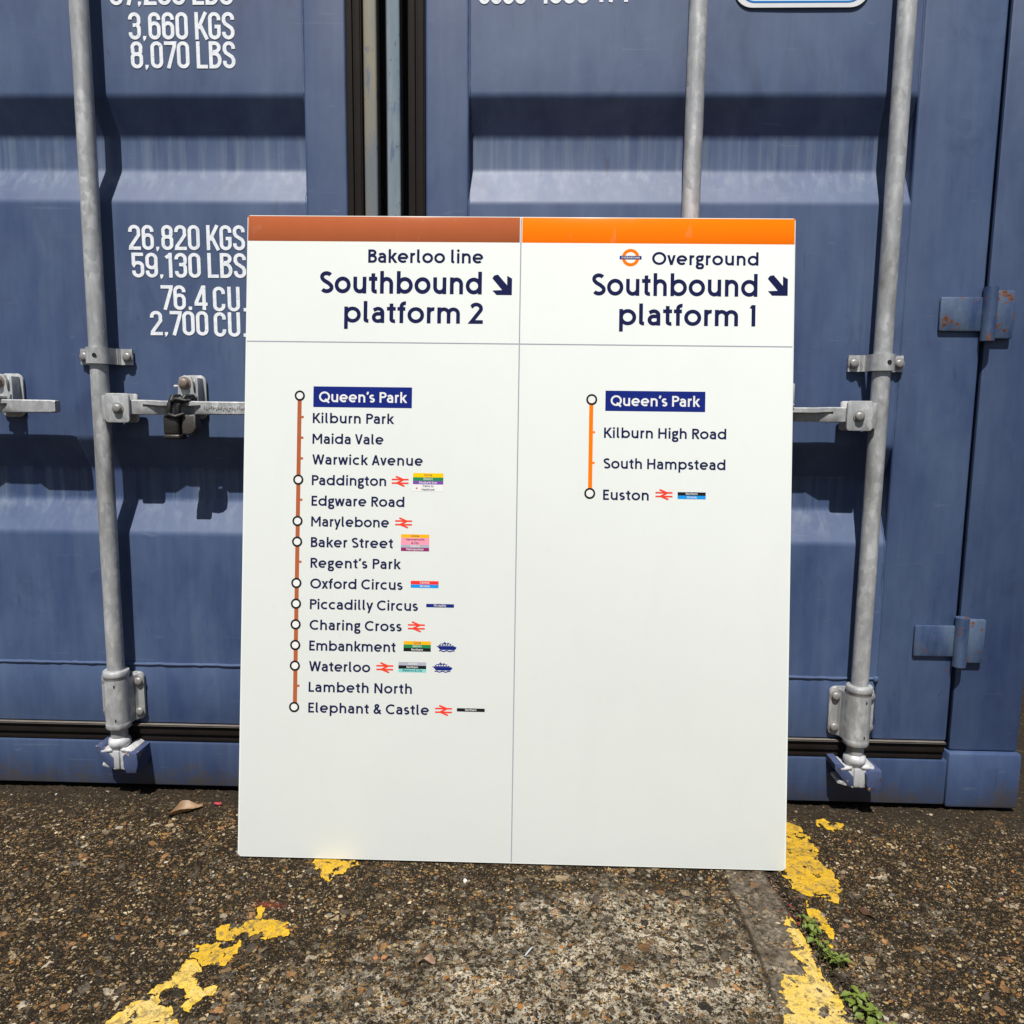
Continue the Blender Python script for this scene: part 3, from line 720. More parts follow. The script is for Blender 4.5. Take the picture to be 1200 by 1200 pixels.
P3 = [(.417, -.361), (.427, -.363), (.428, -.379), (.429, -.401), (.430, -.42), (.430, -.443), (.432, -.463), (.429, -.485), (.428, -.5), (.434, -.514), (.436, -.533), (.437, -.548), (.431, -.56), (.435, -.573), (.436, -.589), (.440, -.614), (.445, -.66), (.447, -.75), (.310, -.75), (.319, -.644), (.34, -.582), (.354, -.56), (.353, -.547), (.354, -.533), (.362, -.515), (.369, -.493), (.378, -.496), (.397, -.496), (.405, -.489), (.408, -.476), (.406, -.466), (.396, -.449), (.402, -.441), (.412, -.434), (.407, -.415), (.406, -.398), (.411, -.38)]
Q1 = [(-.486, -.438), (-.48, -.427), (-.468, -.425), (-.455, -.435), (-.448, -.427), (-.444, -.413), (-.436, -.403), (-.441, -.386), (-.437, -.376), (-.431, -.379), (-.427, -.401), (-.421, -.411), (-.411, -.409), (-.4, -.405), (-.384, -.408), (-.376, -.419), (-.385, -.428), (-.379, -.432), (-.369, -.44), (-.373, -.449), (-.387, -.451), (-.401, -.457), (-.411, -.456), (-.409, -.449), (-.423, -.448), (-.432, -.455), (-.442, -.456), (-.45, -.46), (-.463, -.462), (-.473, -.461), (-.481, -.451)]
Q2 = [(-.501, -.475), (-.487, -.471), (-.474, -.464), (-.464, -.47), (-.45, -.471), (-.442, -.468), (-.44, -.461), (-.435, -.476), (-.434, -.489), (-.43, -.502), (-.437, -.509), (-.449, -.512), (-.461, -.517), (-.467, -.511), (-.475, -.515), (-.485, -.504), (-.493, -.5), (-.503, -.5), (-.501, -.492)]
Q3 = [(-.504, -.503), (-.492, -.503), (-.479, -.514), (-.471, -.532), (-.466, -.55), (-.464, -.558), (-.452, -.559), (-.441, -.554), (-.43, -.561), (-.435, -.569), (-.446, -.578), (-.453, -.586), (-.453, -.604), (-.461, -.603), (-.47, -.594), (-.474, -.579), (-.473, -.57), (-.479, -.562), (-.491, -.564), (-.506, -.563), (-.51, -.572), (-.503, -.583), (-.496, -.588), (-.483, -.593), (-.477, -.601), (-.465, -.614), (-.456, -.626), (-.45, -.651), (-.447, -.674), (-.455, -.75), (-.605, -.75), (-.583, -.68), (-.574, -.656), (-.559, -.631), (-.551, -.612), (-.541, -.596), (-.531, -.579), (-.525, -.564), (-.512, -.556), (-.507, -.543), (-.505, -.529), (-.505, -.515)]
Q4 = [(-.388, -.264), (-.397, -.223), (-.37, -.211), (-.321, -.214), (-.303, -.257), (-.321, -.266), (-.323, -.281), (-.339, -.286), (-.345, -.304), (-.357, -.301), (-.371, -.285)]
paint_sheet([(P1, 0), (P1B, 0), (P1C, 0), (P2, 0), (P2B, 0), (P3, 1)], 'yellow_road_marking', [M_YEL, M_YELP])
paint_sheet([(Q1, 0), (Q2, 0), (Q3, 1), (Q4, 0)], 'yellow_road_marking', [M_YEL, M_YELP])

# ------------------------------------------------------------------ the shipping container
container = empty('shipping_container', (-.29, 0, 0))
tag(container, 'weathered blue steel shipping container with corrugated double doors, behind the platform sign', 'container')
CW = Matrix.Translation((.29, 0, 0))          # parts are modelled in world metres, then moved into the container's frame
def cpart(name, bm, mat, parent, smooth=40):
    """parent is the container itself or one of its parts (all parts sit at the container's origin)"""
    if parent is container: bmesh.ops.transform(bm, matrix=CW, verts=bm.verts)
    else: bmesh.ops.transform(bm, matrix=CW, verts=bm.verts)
    return obj(name, bm, mat, parent, smooth)

def warp(x, z):                                # slight dents of the pressed door sheet
    return float(.0030 * (vnoise(np.array([x * 4.1]), np.array([z * 3.3]), 61)[0] - .5) + .0010 * (vnoise(np.array([x * 11.]), np.array([z * 9.]), 62)[0] - .5))
# profile of the pressed sheet: (z, depth); flats at 0, recess bottoms at .030
def rec(ztop): return [(ztop, 0), (ztop - .0660, .036), (ztop - .1276, .036), (ztop - .1935, 0)]
PROF = [(2.70, 0)] + rec(2.05) + rec(1.398) + rec(.746) + [(.2755, 0)]
def rounded(prof, r=.007):
    o = [prof[0]]
    for a, b, c in zip(prof, prof[1:], prof[2:]):
        va, vb, vc = Vector(a), Vector(b), Vector(c)
        p = vb + (va - vb).normalized() * r; q = vb + (vc - vb).normalized() * r
        for t in (0, .25, .5, .75, 1): o.append(tuple((1 - t) ** 2 * p + 2 * t * (1 - t) * vb + t * t * q))
    o.append(prof[-1]); out = [o[0]]
    for a, b in zip(o, o[1:]):
        n = max(1, int((Vector(b) - Vector(a)).length / .06))
        out += [tuple(Vector(a).lerp(Vector(b), i / n)) for i in range(1, n + 1)]
    return out
PR = rounded(PROF)
ZB, ZT = .147, 2.72
def make_door(x0, x1, p0, p1):
    """door leaf from x0 to x1 whose pressed sheet lies between p0 and p1"""
    bm = bmesh.new()
    rc = bm.verts.layers.float.new('recess')
    ncol = 44; grid = []
    for i in range(ncol + 1):
        x = p0 + (p1 - p0) * i / ncol; col = []
        for z, d in PR:
            v = bm.verts.new((x, d + warp(x, z), z)); v[rc] = min(1.0, d / .031) if any(t - .205 < z < t - .062 for t in (2.05, 1.398, .746)) else 0.0; col.append(v)
        grid.append(col)
    for a, b in zip(grid, grid[1:]):
        for i in range(len(PR) - 1): bm.faces.new((a[i], a[i + 1], b[i + 1], b[i]))
    # frame tubes and rails, 2.5 mm proud of the sheet at the stiles, rails a little lower
    add_box(bm, x0, p0 + .001, -.0025, .05, ZB, ZT, .005, 3)
    add_box(bm, p1 - .001, x1, -.0025, .05, ZB, ZT, .005, 3)
    add_box(bm, p0 + .002, p1 - .002, -.0012, .045, ZB + .001, .2750, .003, 2)
    add_box(bm, p0 + .002, p1 - .002, -.0012, .045, 2.702, ZT - .001, .003, 2)
    # weld beads along the sheet's edges
    def bead(pts, r):
        q = []
        for a, b in zip(pts, pts[1:]):
            n = max(1, int((Vector(b) - Vector(a)).length / .012)); q += [Vector(a).lerp(Vector(b), i / n) for i in range(n)]
        q.append(Vector(pts[-1]))
        add_tube(bm, [p + Vector((rnd.uniform(-1, 1), rnd.uniform(-.5, .5), rnd.uniform(-1, 1))) * .0006 for p in q], [r * rnd.uniform(.8, 1.2) for _ in q], 8)
    bead([(p0 + .004, -.0012, .2765), (p1 - .004, -.0012, .2765)], .0032)
    for x, s in ((p0 + .001, 1), (p1 - .001, -1)):
        bead([(x, .0, .2765)] + [(x + s * .0005, d + .001, z) for z, d in PR[::-1]], .0021)
    add_lathe(bm, p1 - .002, -.002, [(.001, .271), (.005, .2725), (.0062, .2765), (.005, .2805), (.001, .282)], 12)
    add_box(bm, x0 + .002, x1 - .002, .050, .058, ZB, ZT)
    return cpart('door', bm, M_BLUE, container)
door_l = make_door(-1.435, -.3665, -1.345, -.4465)
door_r = make_door(-.2165, .850, -.135, .7005)

# rubber seals round the doors
def ribbed(bm, x0, x1, z0, z1, y=-.004, ribs=2):
    w = (x1 - x0)
    add_box(bm, x0, x1, y + .003, .045, z0, z1)
    for i in range(ribs):
        a = x0 + w * (i + .12) / ribs; b = x0 + w * (i + .88) / ribs
        add_box(bm, a, b, y - (.003 if i == 0 else 0), y + .0028, z0 + .001, z1 - .001, .0014, 2)
for dr, xs in ((door_l, (-.3655, -.337)), (door_r, (-.2485, -.2175))):
    bm = bmesh.new(); ribbed(bm, xs[0], xs[1], .112, 2.74, -.006); cpart('gasket', bm, M_RUBBER, dr)
for dr, (xa, xb) in ((door_l, (-1.43, -.370)), (door_r, (-.2125, .846))):
    bm = bmesh.new()
    add_box(bm, xa, xb, -.0075, .040, .1235, .1455, .004, 3)         # lip and lower fold of the seal
    add_box(bm, xa, xb, -.0030, .040, .1085, .1230, .003, 2)
    add_box(bm, xa, xb, -.0125, -.0010, .1440, .1480, .0015, 2, mi=1)  # pale lip: sunlight on the seal's top face put into its colour
    for i in range(60):
        pass
    cpart('gasket', bm, [plain('brown black door rubber', (.013, .010, .009), .65, 0, .5, 18, .2, .15), plain('sunlit pale seal lip', (.15, .135, .12), .7, 0, .5, 30, .3, .3)], dr)
bm = bmesh.new(); add_box(bm, -.3355, -.3100, .006, .040, .112, 2.74, .004, 3); cpart('gasket_strip', bm, M_STRIP1, door_l)
bm = bmesh.new(); add_box(bm, -.2910, -.2655, .004, .040, .112, 2.74, .003, 3); cpart('gasket_strip', bm, M_STRIP2, door_r)
bm = bmesh.new(); add_box(bm, -.3700, -.2110, .060, .085, .1125, 2.74); cpart('backing_plate', bm, M_VOID, container)

# lettering stencilled on the doors
def case_text(s, x0, x1, z, cap, door, shear=0):
    V, T, _ = text2d(s, glyph_case, cap, .135, x0, x1, z, shear)
    me_ = bpy.data.meshes.new('lettering')
    me_.from_pydata([(x + .29, warp(x, zz) - .0009, zz) for x, zz in V], [], T); me_.update()
    return link('lettering', me_, M_TYPE, door)
case_text('67,200 LBS', -.8115, -.5781, 1.5575, .0475, door_l)
case_text('3,660 KGS', -.7786, -.5770, 1.4968, .0480, door_l)
case_text('8,070 LBS', -.7770, -.5770, 1.4457, .0478, door_l)
case_text('26,820 KGS', -.7989, -.5695, 1.1128, .0470, door_l)
case_text('59,130 LBS', -.7950, -.5690, 1.0605, .0470, door_l)
case_text('76.4', -.7402, -.6480, .9990, .0470, door_l); case_text('CU.M', -.6370, -.5310, .9968, .0470, door_l)
case_text('2,700', -.7640, -.6480, .9498, .0470, door_l); case_text('CU.FT', -.6370, -.5180, .9480, .0470, door_l)
case_text('0000', -.1165, -.0290, 1.5565, .0480, door_r); case_text('1090', -.0010, .0870, 1.5570, .0480, door_r); case_text('171', .1010, .1600, 1.5590, .0480, door_r)
# white plate with a blue border line high on the right door
bm = bmesh.new(); add_prism(bm, rrect(.352, .598, 1.5470, 1.73, .034, 8), -.0035, -.0016, 0)
dec = cpart('data_plate', bm, plain('white plate enamel', (.66, .68, .70), .35, 0, .05), door_r)
V, T = [], []
vv = [Vector(p) for p in rrect(.364, .586, 1.5566, 1.720, .026, 8)]
for q in quads(vv, True, .0032):
    b = len(V); V += [(p.x + .29, -.0039, p.y) for p in q]; T.append([b, b + 1, b + 2, b + 3])
raw('border_line', V, T, flat_ink('plate blue', (.02, .17, .50)), dec)

# sill, posts, body
bm = bmesh.new()
add_box(bm, -1.44, .855, -.0045, .12, .011, .1075, .004, 2)
sill = cpart('sill', bm, M_SILL, container)
for s, xa, xb in ((-1, -1.58, -1.445), (1, .860, 1.00)):
    bm = bmesh.new()
    add_box(bm, xa, xb, .004, .16, .125, 2.76, .006, 2)
    add_box(bm, xa - .004, xb + .004, -.006, .17, .006, .124, .006, 2)
    add_box(bm, xa - .004, xb + .004, -.006, .17, 2.762, 2.90, .006, 2)
    cpart('corner_post', bm, M_POST, container)
    for z in (.36, 1.0, 1.7, 2.4):
        bm = bmesh.new(); xm = xa - .004 if s > 0 else xb + .004
        add_cyl(bm, (xm, -.012, z - .05), (xm, -.012, z + .05), .013, n=16)
        add_box(bm, min(xm, xm + s * -.09), max(xm, xm + s * -.09), -.010, -.0035, z - .032, z + .032, .003)
        add_box(bm, min(xm, xm + s * .05), max(xm, xm + s * .05), -.008, .003, z - .045, z + .045, .003)
        cpart('hinge', bm, M_HINGE, container)
bm = bmesh.new(); add_box(bm, -1.44, .855, -.002, .16, 2.745, 2.90, .006, 2); cpart('header', bm, M_BLUE, container)
def corr_wall(x, s):
    bm = bmesh.new(); y = .175; pts = []
    while y < 11.9:
        pts += [(x, y), (x, y + .072), (x - s * .036, y + .14), (x - s * .036, y + .21)]; y += .278
    lo = [bm.verts.new((a, b, .16)) for a, b in pts]; hi = [bm.verts.new((a, b, 2.80)) for a, b in pts]
    for i in range(len(pts) - 1): bm.faces.new((lo[i], lo[i + 1], hi[i + 1], hi[i]))
    add_box(bm, x - .05, x + .03, .175, 11.95, .011, .158, .004); add_box(bm, x - .05, x + .03, .175, 11.95, 2.802, 2.895, .004)
    cpart('side_wall', bm, M_BLUE, container, 20)
corr_wall(.965, 1); corr_wall(-1.545, -1)
bm = bmesh.new(); add_box(bm, -1.49, .91, .17, 11.95, 2.83, 2.88); cpart('roof', bm, M_BLUE, container)
bm = bmesh.new(); add_box(bm, -1.49, .91, 11.90, 11.96, .02, 2.82); cpart('rear_wall', bm, M_BLUE, container)
bm = bmesh.new(); add_box(bm, -1.49, .91, .13, 11.89, .10, .15); cpart('floor', bm, M_VOID, container)

# lock rods and their fittings
RY = -.036
def section(hw_flange=.043, r=.0235, base=-.0035, t=.0055):
    """half-plan of a saddle bracket: flange, S-bend, arc over the rod; returns outer and inner outlines"""
    outer = [(-hw_flange, base - t), (-.037, base - t), (-.031, base - t - .002), (-.0275, base - t - .009)]
    for a in range(180, -1, -15): outer.append((r * math.cos(R_(a)), RY - r * math.sin(R_(a)) * 1.0))
    outer = outer[:4] + [(-r - .002, RY + .02)] + outer[4:]
    outer += [(r + .002, RY + .02), (.0275, base - t - .009), (.031, base - t - .002), (.037, base - t), (hw_flange, base - t)]
    return outer
def add_saddle(bm, x, z0, z1, hwf=.043, r=.0235, base=-.0035, t=.005, mi=0):
    o = [Vector(p) for p in section(hwf, r, base, t)]; n = len(o); inn = []
    for i in range(n):
        d = (o[min(i + 1, n - 1)] - o[max(i - 1, 0)]).normalized(); inn.append(o[i] + Vector((-d.y, d.x)) * t)
    zz = [z0, z0 + .003, z1 - .003, z1]
    def ring(z, k): return [bm.verts.new((x + p.x, p.y, z)) for p in (o if k else inn)]
    O = [ring(z, 1) for z in zz]; I = [ring(z, 0) for z in zz]
    for A, B in zip(O, O[1:]):
        for i in range(n - 1): bm.faces.new((A[i], A[i + 1], B[i + 1], B[i])).material_index = mi
    for A, B in zip(I, I[1:]):
        for i in range(n - 1): bm.faces.new((A[i + 1], A[i], B[i], B[i + 1])).material_index = mi
    for a, b in ((O[0], I[0]), (I[-1], O[-1])):
        for i in range(n - 1): bm.faces.new((a[i + 1], a[i], b[i], b[i + 1])).material_index = mi
    for j in range(3):
        bm.faces.new((O[j][0], O[j + 1][0], I[j + 1][0], I[j][0])).material_index = mi
        bm.faces.new((O[j][-1], I[j][-1], I[j + 1][-1], O[j + 1][-1])).material_index = mi
def hole(bm, x, z, r, y, mi): add_cyl(bm, (x, y, z), (x, y - .0006, z), r, n=14, mi=mi)

def make_rod(x, side, handle_len):
    """side: +1 handle runs towards +x, -1 towards -x"""
    bm = bmesh.new(); n = 24
    prof = [(.0150, .128), (.0162, .131), (.0165, .14)] + [(.0165 + rnd.uniform(-.0002, .0002), .14 + .1 * i) for i in range(1, 26)] + [(.0155, 2.76)]
    add_lathe(bm, x, RY, prof, n)
    rod = cpart('lock_rod', bm, M_ZINC, container)
    # low guide bracket with a long sleeve and two collars
    bm = bmesh.new()
    xc = x - .002
    outl = rrect(xc - .0445, xc + .0445, .160, .2615, .012, 6)
    add_prism(bm, outl, -.0105, -.0035, 0, .0015)
    add_saddle(bm, x, .161, .2570, .030, .0240, -.0040, .004)
    add_lathe(bm, x, RY, [(.0232, .153), (.0246, .155), (.0246, .164), (.0238, .166), (.0238, .262), (.0246, .2630), (.0252, .265), (.0252, .2725), (.0240, .2745), (.0180, .2760)], 32)
    for bx in (xc - .0335, xc + .0355):
        for bz in (.178, .243): add_bolt(bm, bx, -.0105, bz, .0082, .0085, 2)
    yf = RY - .0239
    for hx, hz_ in ((.004, .246), (.004, .174)): hole(bm, x + hx, hz_, .0042, yf + .0012, 1)
    cpart('rod_bracket', bm, [M_ZINC, M_HOLE, M_BOLT2], rod)
    # flat strap guides higher up
    for z in (.906, 1.95, 2.55):
        bm = bmesh.new()
        add_saddle(bm, x, z - .0155, z + .0155, .052, .0225, -.0035, .0055)
        for bx in (-.0425, .0435): add_bolt(bm, x + bx, -.009, z, .0082, .0085, 2)
        hole(bm, x + .004, z, .0042, RY - .0225 + .0003, 1)
        cpart('rod_bracket', bm, [M_ZINC, M_HOLE, M_BOLT2], rod)
    # cam at the foot
    for zt, sg in ((.0, 1),):
        bm = bmesh.new()
        add_lathe(bm, x, RY, [(.0150, .104), (.0160, .110), (.0205, .116), (.0222, .122), (.0205, .129), (.0165, .132), (.0155, .1345)], 24)
        cam_o = [(-.036, .106), (-.026, .112), (-.010, .108), (.010, .109), (.026, .116), (.036, .110), (.037, .103), (.024, .098), (.013, .090), (.018, .076), (.022, .066), (.010, .064), (-.004, .070), (-.018, .068), (-.034, .073), (-.032, .079), (-.016, .083), (-.012, .092), (-.024, .099)]
        add_prism(bm, [(x + a, b) for a, b in cam_o], RY - .014, RY + .030, 0, .004)
        add_box(bm, x - .006, x + .007, RY - .019, RY, .068, .108, .004, 2)
        add_box(bm, x - .033, x - .008, RY - .017, RY, .1035, .1100, .003, 2, rot=Matrix.Rotation(R_(-8), 3, 'Y'))
        add_box(bm, x + .008, x + .034, RY - .017, RY, .1050, .1115, .003, 2, rot=Matrix.Rotation(R_(6), 3, 'Y'))
        cpart('cam', bm, M_ZINC_D, rod)
    # handle hub: U plate round the rod with a through bolt
    bm = bmesh.new(); d = side; hx = x + d * .044
    xa, xb = sorted((x + d * .0215, x + d * .0690))
    add_prism(bm, rrect(xa, xb, .778, .834, .006, 4), RY - .027, RY - .0215, 0, .0012)
    add_prism(bm, rrect(xa, xb, .778, .834, .006, 4), RY + .006, RY + .011, 0, .0012)
    xs_ = sorted((x + d * .012, x + d * .0265)); add_box(bm, xs_[0], xs_[1], RY - .0215, RY + .006, .782, .830, .002)
    add_bolt(bm, x + d * .0475, RY - .027, .805, .0085, .009, 1)
    cpart('handle_hub', bm, [M_ZINC, M_BOLT2], rod)
    # handle bar: loft, its lower half scooped back where the catch grips it
    bm = bmesh.new(); st = []
    zc = .8075; top, bot = .0135, .0135
    for t, sc, hh in ((.026, 0, 1.0), (.070, 0, 1.06), (.092, 0, 1.08), (.112, .55, 1.05), (.125, 1, 1.0), (.180, 1, .98), (.192, .5, .97), (.205, 0, .96), (.24, 0, .94), (handle_len - .01, 0, .92), (handle_len, 0, .80)):
        st.append((x + d * t, sc, hh))
    rings = []
    yf, yb = RY - .0185, RY - .0015
    for px, sc, hh in st:
        z1, z0 = zc + top * hh, zc - bot * hh; zm = zc + .004 * hh
        pts = [(yb, z0 + .002), (yb, z1 - .002), (yb - .002, z1), (yf + .002, z1), (yf - .002 * sc, z1 - .002), (yf - .002 * sc, zm + .002 * (1 - sc)), (yf + .012 * sc, zm - .001 - .002 * (1 - sc)), (yf + .012 * sc, z0 + .002), (yf + .002 + .011 * sc, z0), (yb - .001, z0)]
        rings.append([bm.verts.new((px, a, b)) for a, b in pts])
    for A, B in zip(rings, rings[1:]):
        m_ = len(A)
        for i in range(m_): bm.faces.new((A[i], A[(i + 1) % m_], B[(i + 1) % m_], B[i]))
    bm.faces.new(rings[0]); bm.faces.new(rings[-1][::-1])
    if abs(x + .851) < .02:      # raised casting letters worn to lumps on the bar
        for i in range(34):
            px = x + .212 + .0034 * i; a = rnd.uniform(.0015, .003)
            add_box(bm, px - a * .5, px + a * .5, yf - .0012, yf + .001, zc + rnd.uniform(-.006, 0), zc + rnd.uniform(.002, .008), .0006, 1)
    cpart('handle', bm, M_ZINC, rod)
    return rod
RODS = [(-1.232, 1, .30), (-.851, 1, .40), (.2820, -1, .40), (.6520, -1, .30)]
for r_ in RODS: make_rod(*r_)

# catches that hold the handles down, bolted to the doors
def make_catch(xc, d, door):
    bm = bmesh.new()
    add_prism(bm, rrect(xc - .020, xc + .026, .786, .872, .013, 6), -.0075, -.0035, 0, .001)
    # front latch: narrow rounded plate standing off the door with a return web on one side
    pl = [(xc - .019, .822), (xc - .016, .834), (xc - .0175, .853), (xc - .014, .866), (xc - .004, .8705), (xc + .008, .868), (xc + .0135, .858), (xc + .0125, .838), (xc + .019, .830), (xc + .017, .822), (xc, .818)]
    add_prism(bm, pl, -.037, -.031, 0, .0015)
    add_box(bm, xc + .0155, xc + .0205, -.0325, -.0076, .800, .866, .0015)
    add_box(bm, xc - .010, xc + .0150, -.0305, -.0080, .846, .862, .002)
    add_cyl(bm, (xc - .027, -.030, .849), (xc - .016, -.030, .849), .003, n=8)
    add_box(bm, xc - .012, xc + .012, -.062, -.037, .8225, .8275, .002, 2)
    add_bolt(bm, xc - .003, -.037, .855, .0095, .011, 1)
    return cpart('handle_catch', bm, [M_ZINC, M_BOLT], door)
make_catch(-.680, 1, door_l); make_catch(-1.05, 1, door_l); make_catch(.473, -1, door_r); make_catch(.110, -1, door_r)

# blue keepers on the sill that the cams bite into
for x, _, _ in RODS:
    bm = bmesh.new()
    lw = [(x - .044, .116), (x - .030, .117), (x - .004, .088), (x - .002, .072), (x - .013, .068), (x - .030, .088), (x - .044, .104)]
    add_prism(bm, lw, -.052, -.0046, 0, .003)
    rw = [(x + .016, .098), (x + .024, .108), (x + .046, .106), (x + .048, .084), (x + .044, .064), (x + .022, .062), (x + .018, .078)]
    add_prism(bm, rw, -.060, -.0046, 0, .003)
    k_ = 'keeper paint'
    if k_ not in bpy.data.materials:
        kk = NT(k_); nn = kk.noise(kk.co(), 60, 5, .7)
        c_ = kk.mix(kk.ramp(nn, (.58, 0), (.64, 1)), (.045, .065, .14), (.055, .030, .018)); c_ = kk.mix(kk.ramp(kk.noise(kk.co(), 75, 4, .6), (.62, 0), (.66, 1)), c_, (.42, .23, .12))
        kk.P(Base_Color=c_, Roughness=.55, Normal=kk.bump(nn, .4, .002))
    cpart('cam_keeper', bm, bpy.data.materials[k_], sill)

# ------------------------------------------------------------------ black wrapped lock hanging from the left handle catch
lock = empty('padlock', (-.681, -.047, .746))
tag(lock, 'black plastic wrapped padlock hanging over the container door handle left of the sign', 'padlock')
def lpart(name, bm, mat):
    bmesh.ops.transform(bm, matrix=Matrix.Translation((.686, .075, -.746)), verts=bm.verts); return obj(name, bm, mat, lock, 50)
M_SLEEVE = plain('dusty black plastic', (.020, .018, .017), .42, 0, .5, 45, .35, .5)
M_TAPE = plain('black tape', (.009, .009, .010), .5, 0, .4, 60, .3, .4)
bm = bmesh.new()
vs_ = add_box(bm, -.7165, -.6860, -.105, -.074, .7535, .7940, .007, 3)
add_box(bm, -.7150, -.6830, -.107, -.072, .7470, .7570, .004, 3)
lpart('sleeve', bm, M_SLEEVE)
bm = bmesh.new()
add_prism(bm, [(-.6830, .7920), (-.6560, .7960), (-.6545, .7700), (-.6600, .7590), (-.6700, .7545), (-.6840, .7570)], -.098, -.076, 0, .004)
lpart('flap', bm, plain('grey black rubber flap', (.05, .045, .043), .5, 0, .4, 60, .3))
bm = bmesh.new()
for x0, lean in ((-.705, .004), (-.688, .010)):
    add_tube(bm, [(x0 - .002, -.092, .770), (x0 - .003, -.096, .792), (x0, -.096, .812), (x0 + lean, -.088, .8285), (x0 + lean * 1.6, -.070, .8290), (x0 + lean * 1.8, -.056, .8150), (x0 + lean, -.053, .795), (x0, -.062, .775), (x0, -.08, .764)], .0056, 10)
add_tube(bm, [(-.702, -.098, .818), (-.690, -.100, .824), (-.674, -.097, .8205), (-.664, -.094, .8215)], [.0035, .0042, .0038, .002], 8)
add_tube(bm, [(-.712, -.100, .790), (-.702, -.106, .794), (-.690, -.105, .790), (-.676, -.100, .796)], [.004, .0045, .0045, .003], 8)
lpart('shackle', bm, M_TAPE)

# ------------------------------------------------------------------ the platform sign
E1 = Vector((math.cos(.00445567) * math.cos(.00149721), math.sin(.00445567) * math.cos(.00149721), -math.sin(.00149721)))
LEAN = .12611035
Hh = Vector((-math.sin(.00445567) * math.sin(LEAN), math.cos(.00445567) * math.sin(LEAN), math.cos(LEAN)))
Hh = (Hh - E1 * Hh.dot(E1)).normalized(); Nn = Hh.cross(E1)
sign = empty('platform_sign')
mw = Matrix((E1, Nn, Hh)).transposed().to_4x4(); mw.translation = Vector((-.0356, -.2415, .0020)); sign.matrix_world = mw
tag(sign, 'large white enamel railway platform sign with brown and orange top bands, leaning on the container', 'sign')
SW, SH = .49212, 1.1610
def rbox(bm, x0, x1, z0, z1, y0, y1, r, bev):
    add_prism(bm, rrect(x0, x1, z0, z1, r, 6), y0, y1, 0, bev)
bm = bmesh.new(); rbox(bm, -SW, SW, 0, SH, 0, .0225, .004, .0022); obj('panel', bm, M_ENAMEL, sign, 30)
bm = bmesh.new()
for x0, x1, z0, z1 in ((-.485, -.445, .06, SH - .006), (.445, .485, .06, SH - .006), (-.443, .443, SH - .05, SH - .006), (-.443, .443, .06, .10)): add_box(bm, x0, x1, .0226, .0420, z0, z1, .002)
obj('back_frame', bm, plain('bare grey steel', (.25, .25, .25), .5, .5), sign)
def decal(name, V, T, mat, parent, lay=1):
    """flat print on the panel; V in sign metres (u, v)"""
    me_ = bpy.data.meshes.new(name); me_.from_pydata([(a, -.00018 * lay, b) for a, b in V], [], T); me_.update()
    return link(name, me_, mat, parent)
def poly(name, p, mat, parent, lay=1): return decal(name, p, [list(range(len(p)))], mat, parent, lay)
def bar(name, x0, x1, z0, z1, mat, parent, lay=1): return poly(name, [(x0, z0), (x1, z0), (x1, z1), (x0, z1)], mat, parent, lay)
def stext(name, s, x0, x1, z, cap, mat, parent, w=.168, lay=2):
    V, T, nat = text2d(s, glyph_sign, cap, w, x0, x1, z); return decal(name, V, T, mat, parent, lay)
def sq(pts, closed, w):
    V, T = [], []
    for q in quads(pts, closed, w): b = len(V); V += [(p.x, p.y) for p in q]; T.append([b, b + 1, b + 2, b + 3])
    return V, T
for x0, x1, mt in ((-SW - .0002, .0030, I_BROWN), (.0042, SW + .0002, I_ORANGE)):      # the colour wraps over the top edge
    bm = bmesh.new(); add_box(bm, x0, x1, -.0003, .0220, 1.1131, SH + .0003, .0022, 2); obj('colour_band', bm, mt, sign, 30)
bar('grid_line', .0026, .0046, 1.1131, SH - .0022, I_GREY, sign, 3)
# rules of the grid (one slim cross of enamel)
g_ = .0011
decal('grid_line', [(.0026, .0025), (.0046, .0025), (.0046, 1.1131), (.0026, 1.1131)], [[0, 1, 2, 3]], I_GREY, sign, 1)
decal('grid_line', [(-SW + .0022, .9319), (.0024, .9317), (.0024, .9336), (-SW + .0022, .9338)], [[0, 1, 2, 3]], I_GREY, sign, 1)
decal('grid_line', [(.0048, .9317), (SW - .0022, .9315), (SW - .0022, .9334), (.0048, .9336)], [[0, 1, 2, 3]], I_GREY, sign, 1)
# headings
stext('heading', 'Bakerloo line', -.2715, -.0635, 1.0768, .0238, I_NAVY, sign, .170)
stext('heading', 'Southbound', -.3580, -.0655, 1.0212, .0395, I_NAVY, sign, .178)
stext('heading', 'platform 2', -.3135, -.0635, .9683, .0380, I_NAVY, sign, .170)
stext('heading', 'Overground', .2386, .4275, 1.0768, .0230, I_NAVY, sign, .170)
stext('heading', 'Southbound', .1325, .4265, 1.0212, .0395, I_NAVY, sign, .170)
stext('heading', 'platform 1', .1815, .4235, .9683, .0380, I_NAVY, sign, .170)
def arrow(x0, z1, s):
    t = .0092
    # arrow pointing down and to the right
    V = [(x0 + .0035, z1 - .0005), (x0 + .0035 + t * .72, z1 + .001), (x0 + s - t * .95, z1 - s + t * 1.9), (x0 + s - t * .95, z1 - .001), (x0 + s, z1 - .006), (x0 + s, z1 - s), (x0 + .008, z1 - s), (x0 + .0005, z1 - s + t * .85), (x0 + s - t * 1.9, z1 - s + t * .95), (x0, z1 - .0055)]
    tri = tessellate_polygon([[Vector((a, b, 0)) for a, b in V]])
    decal('arrow', V, [list(t_) for t_ in tri], I_NAVY, sign, 2)
arrow(-.0468, 1.0560, .0355); arrow(.4445, 1.0590, .0355)
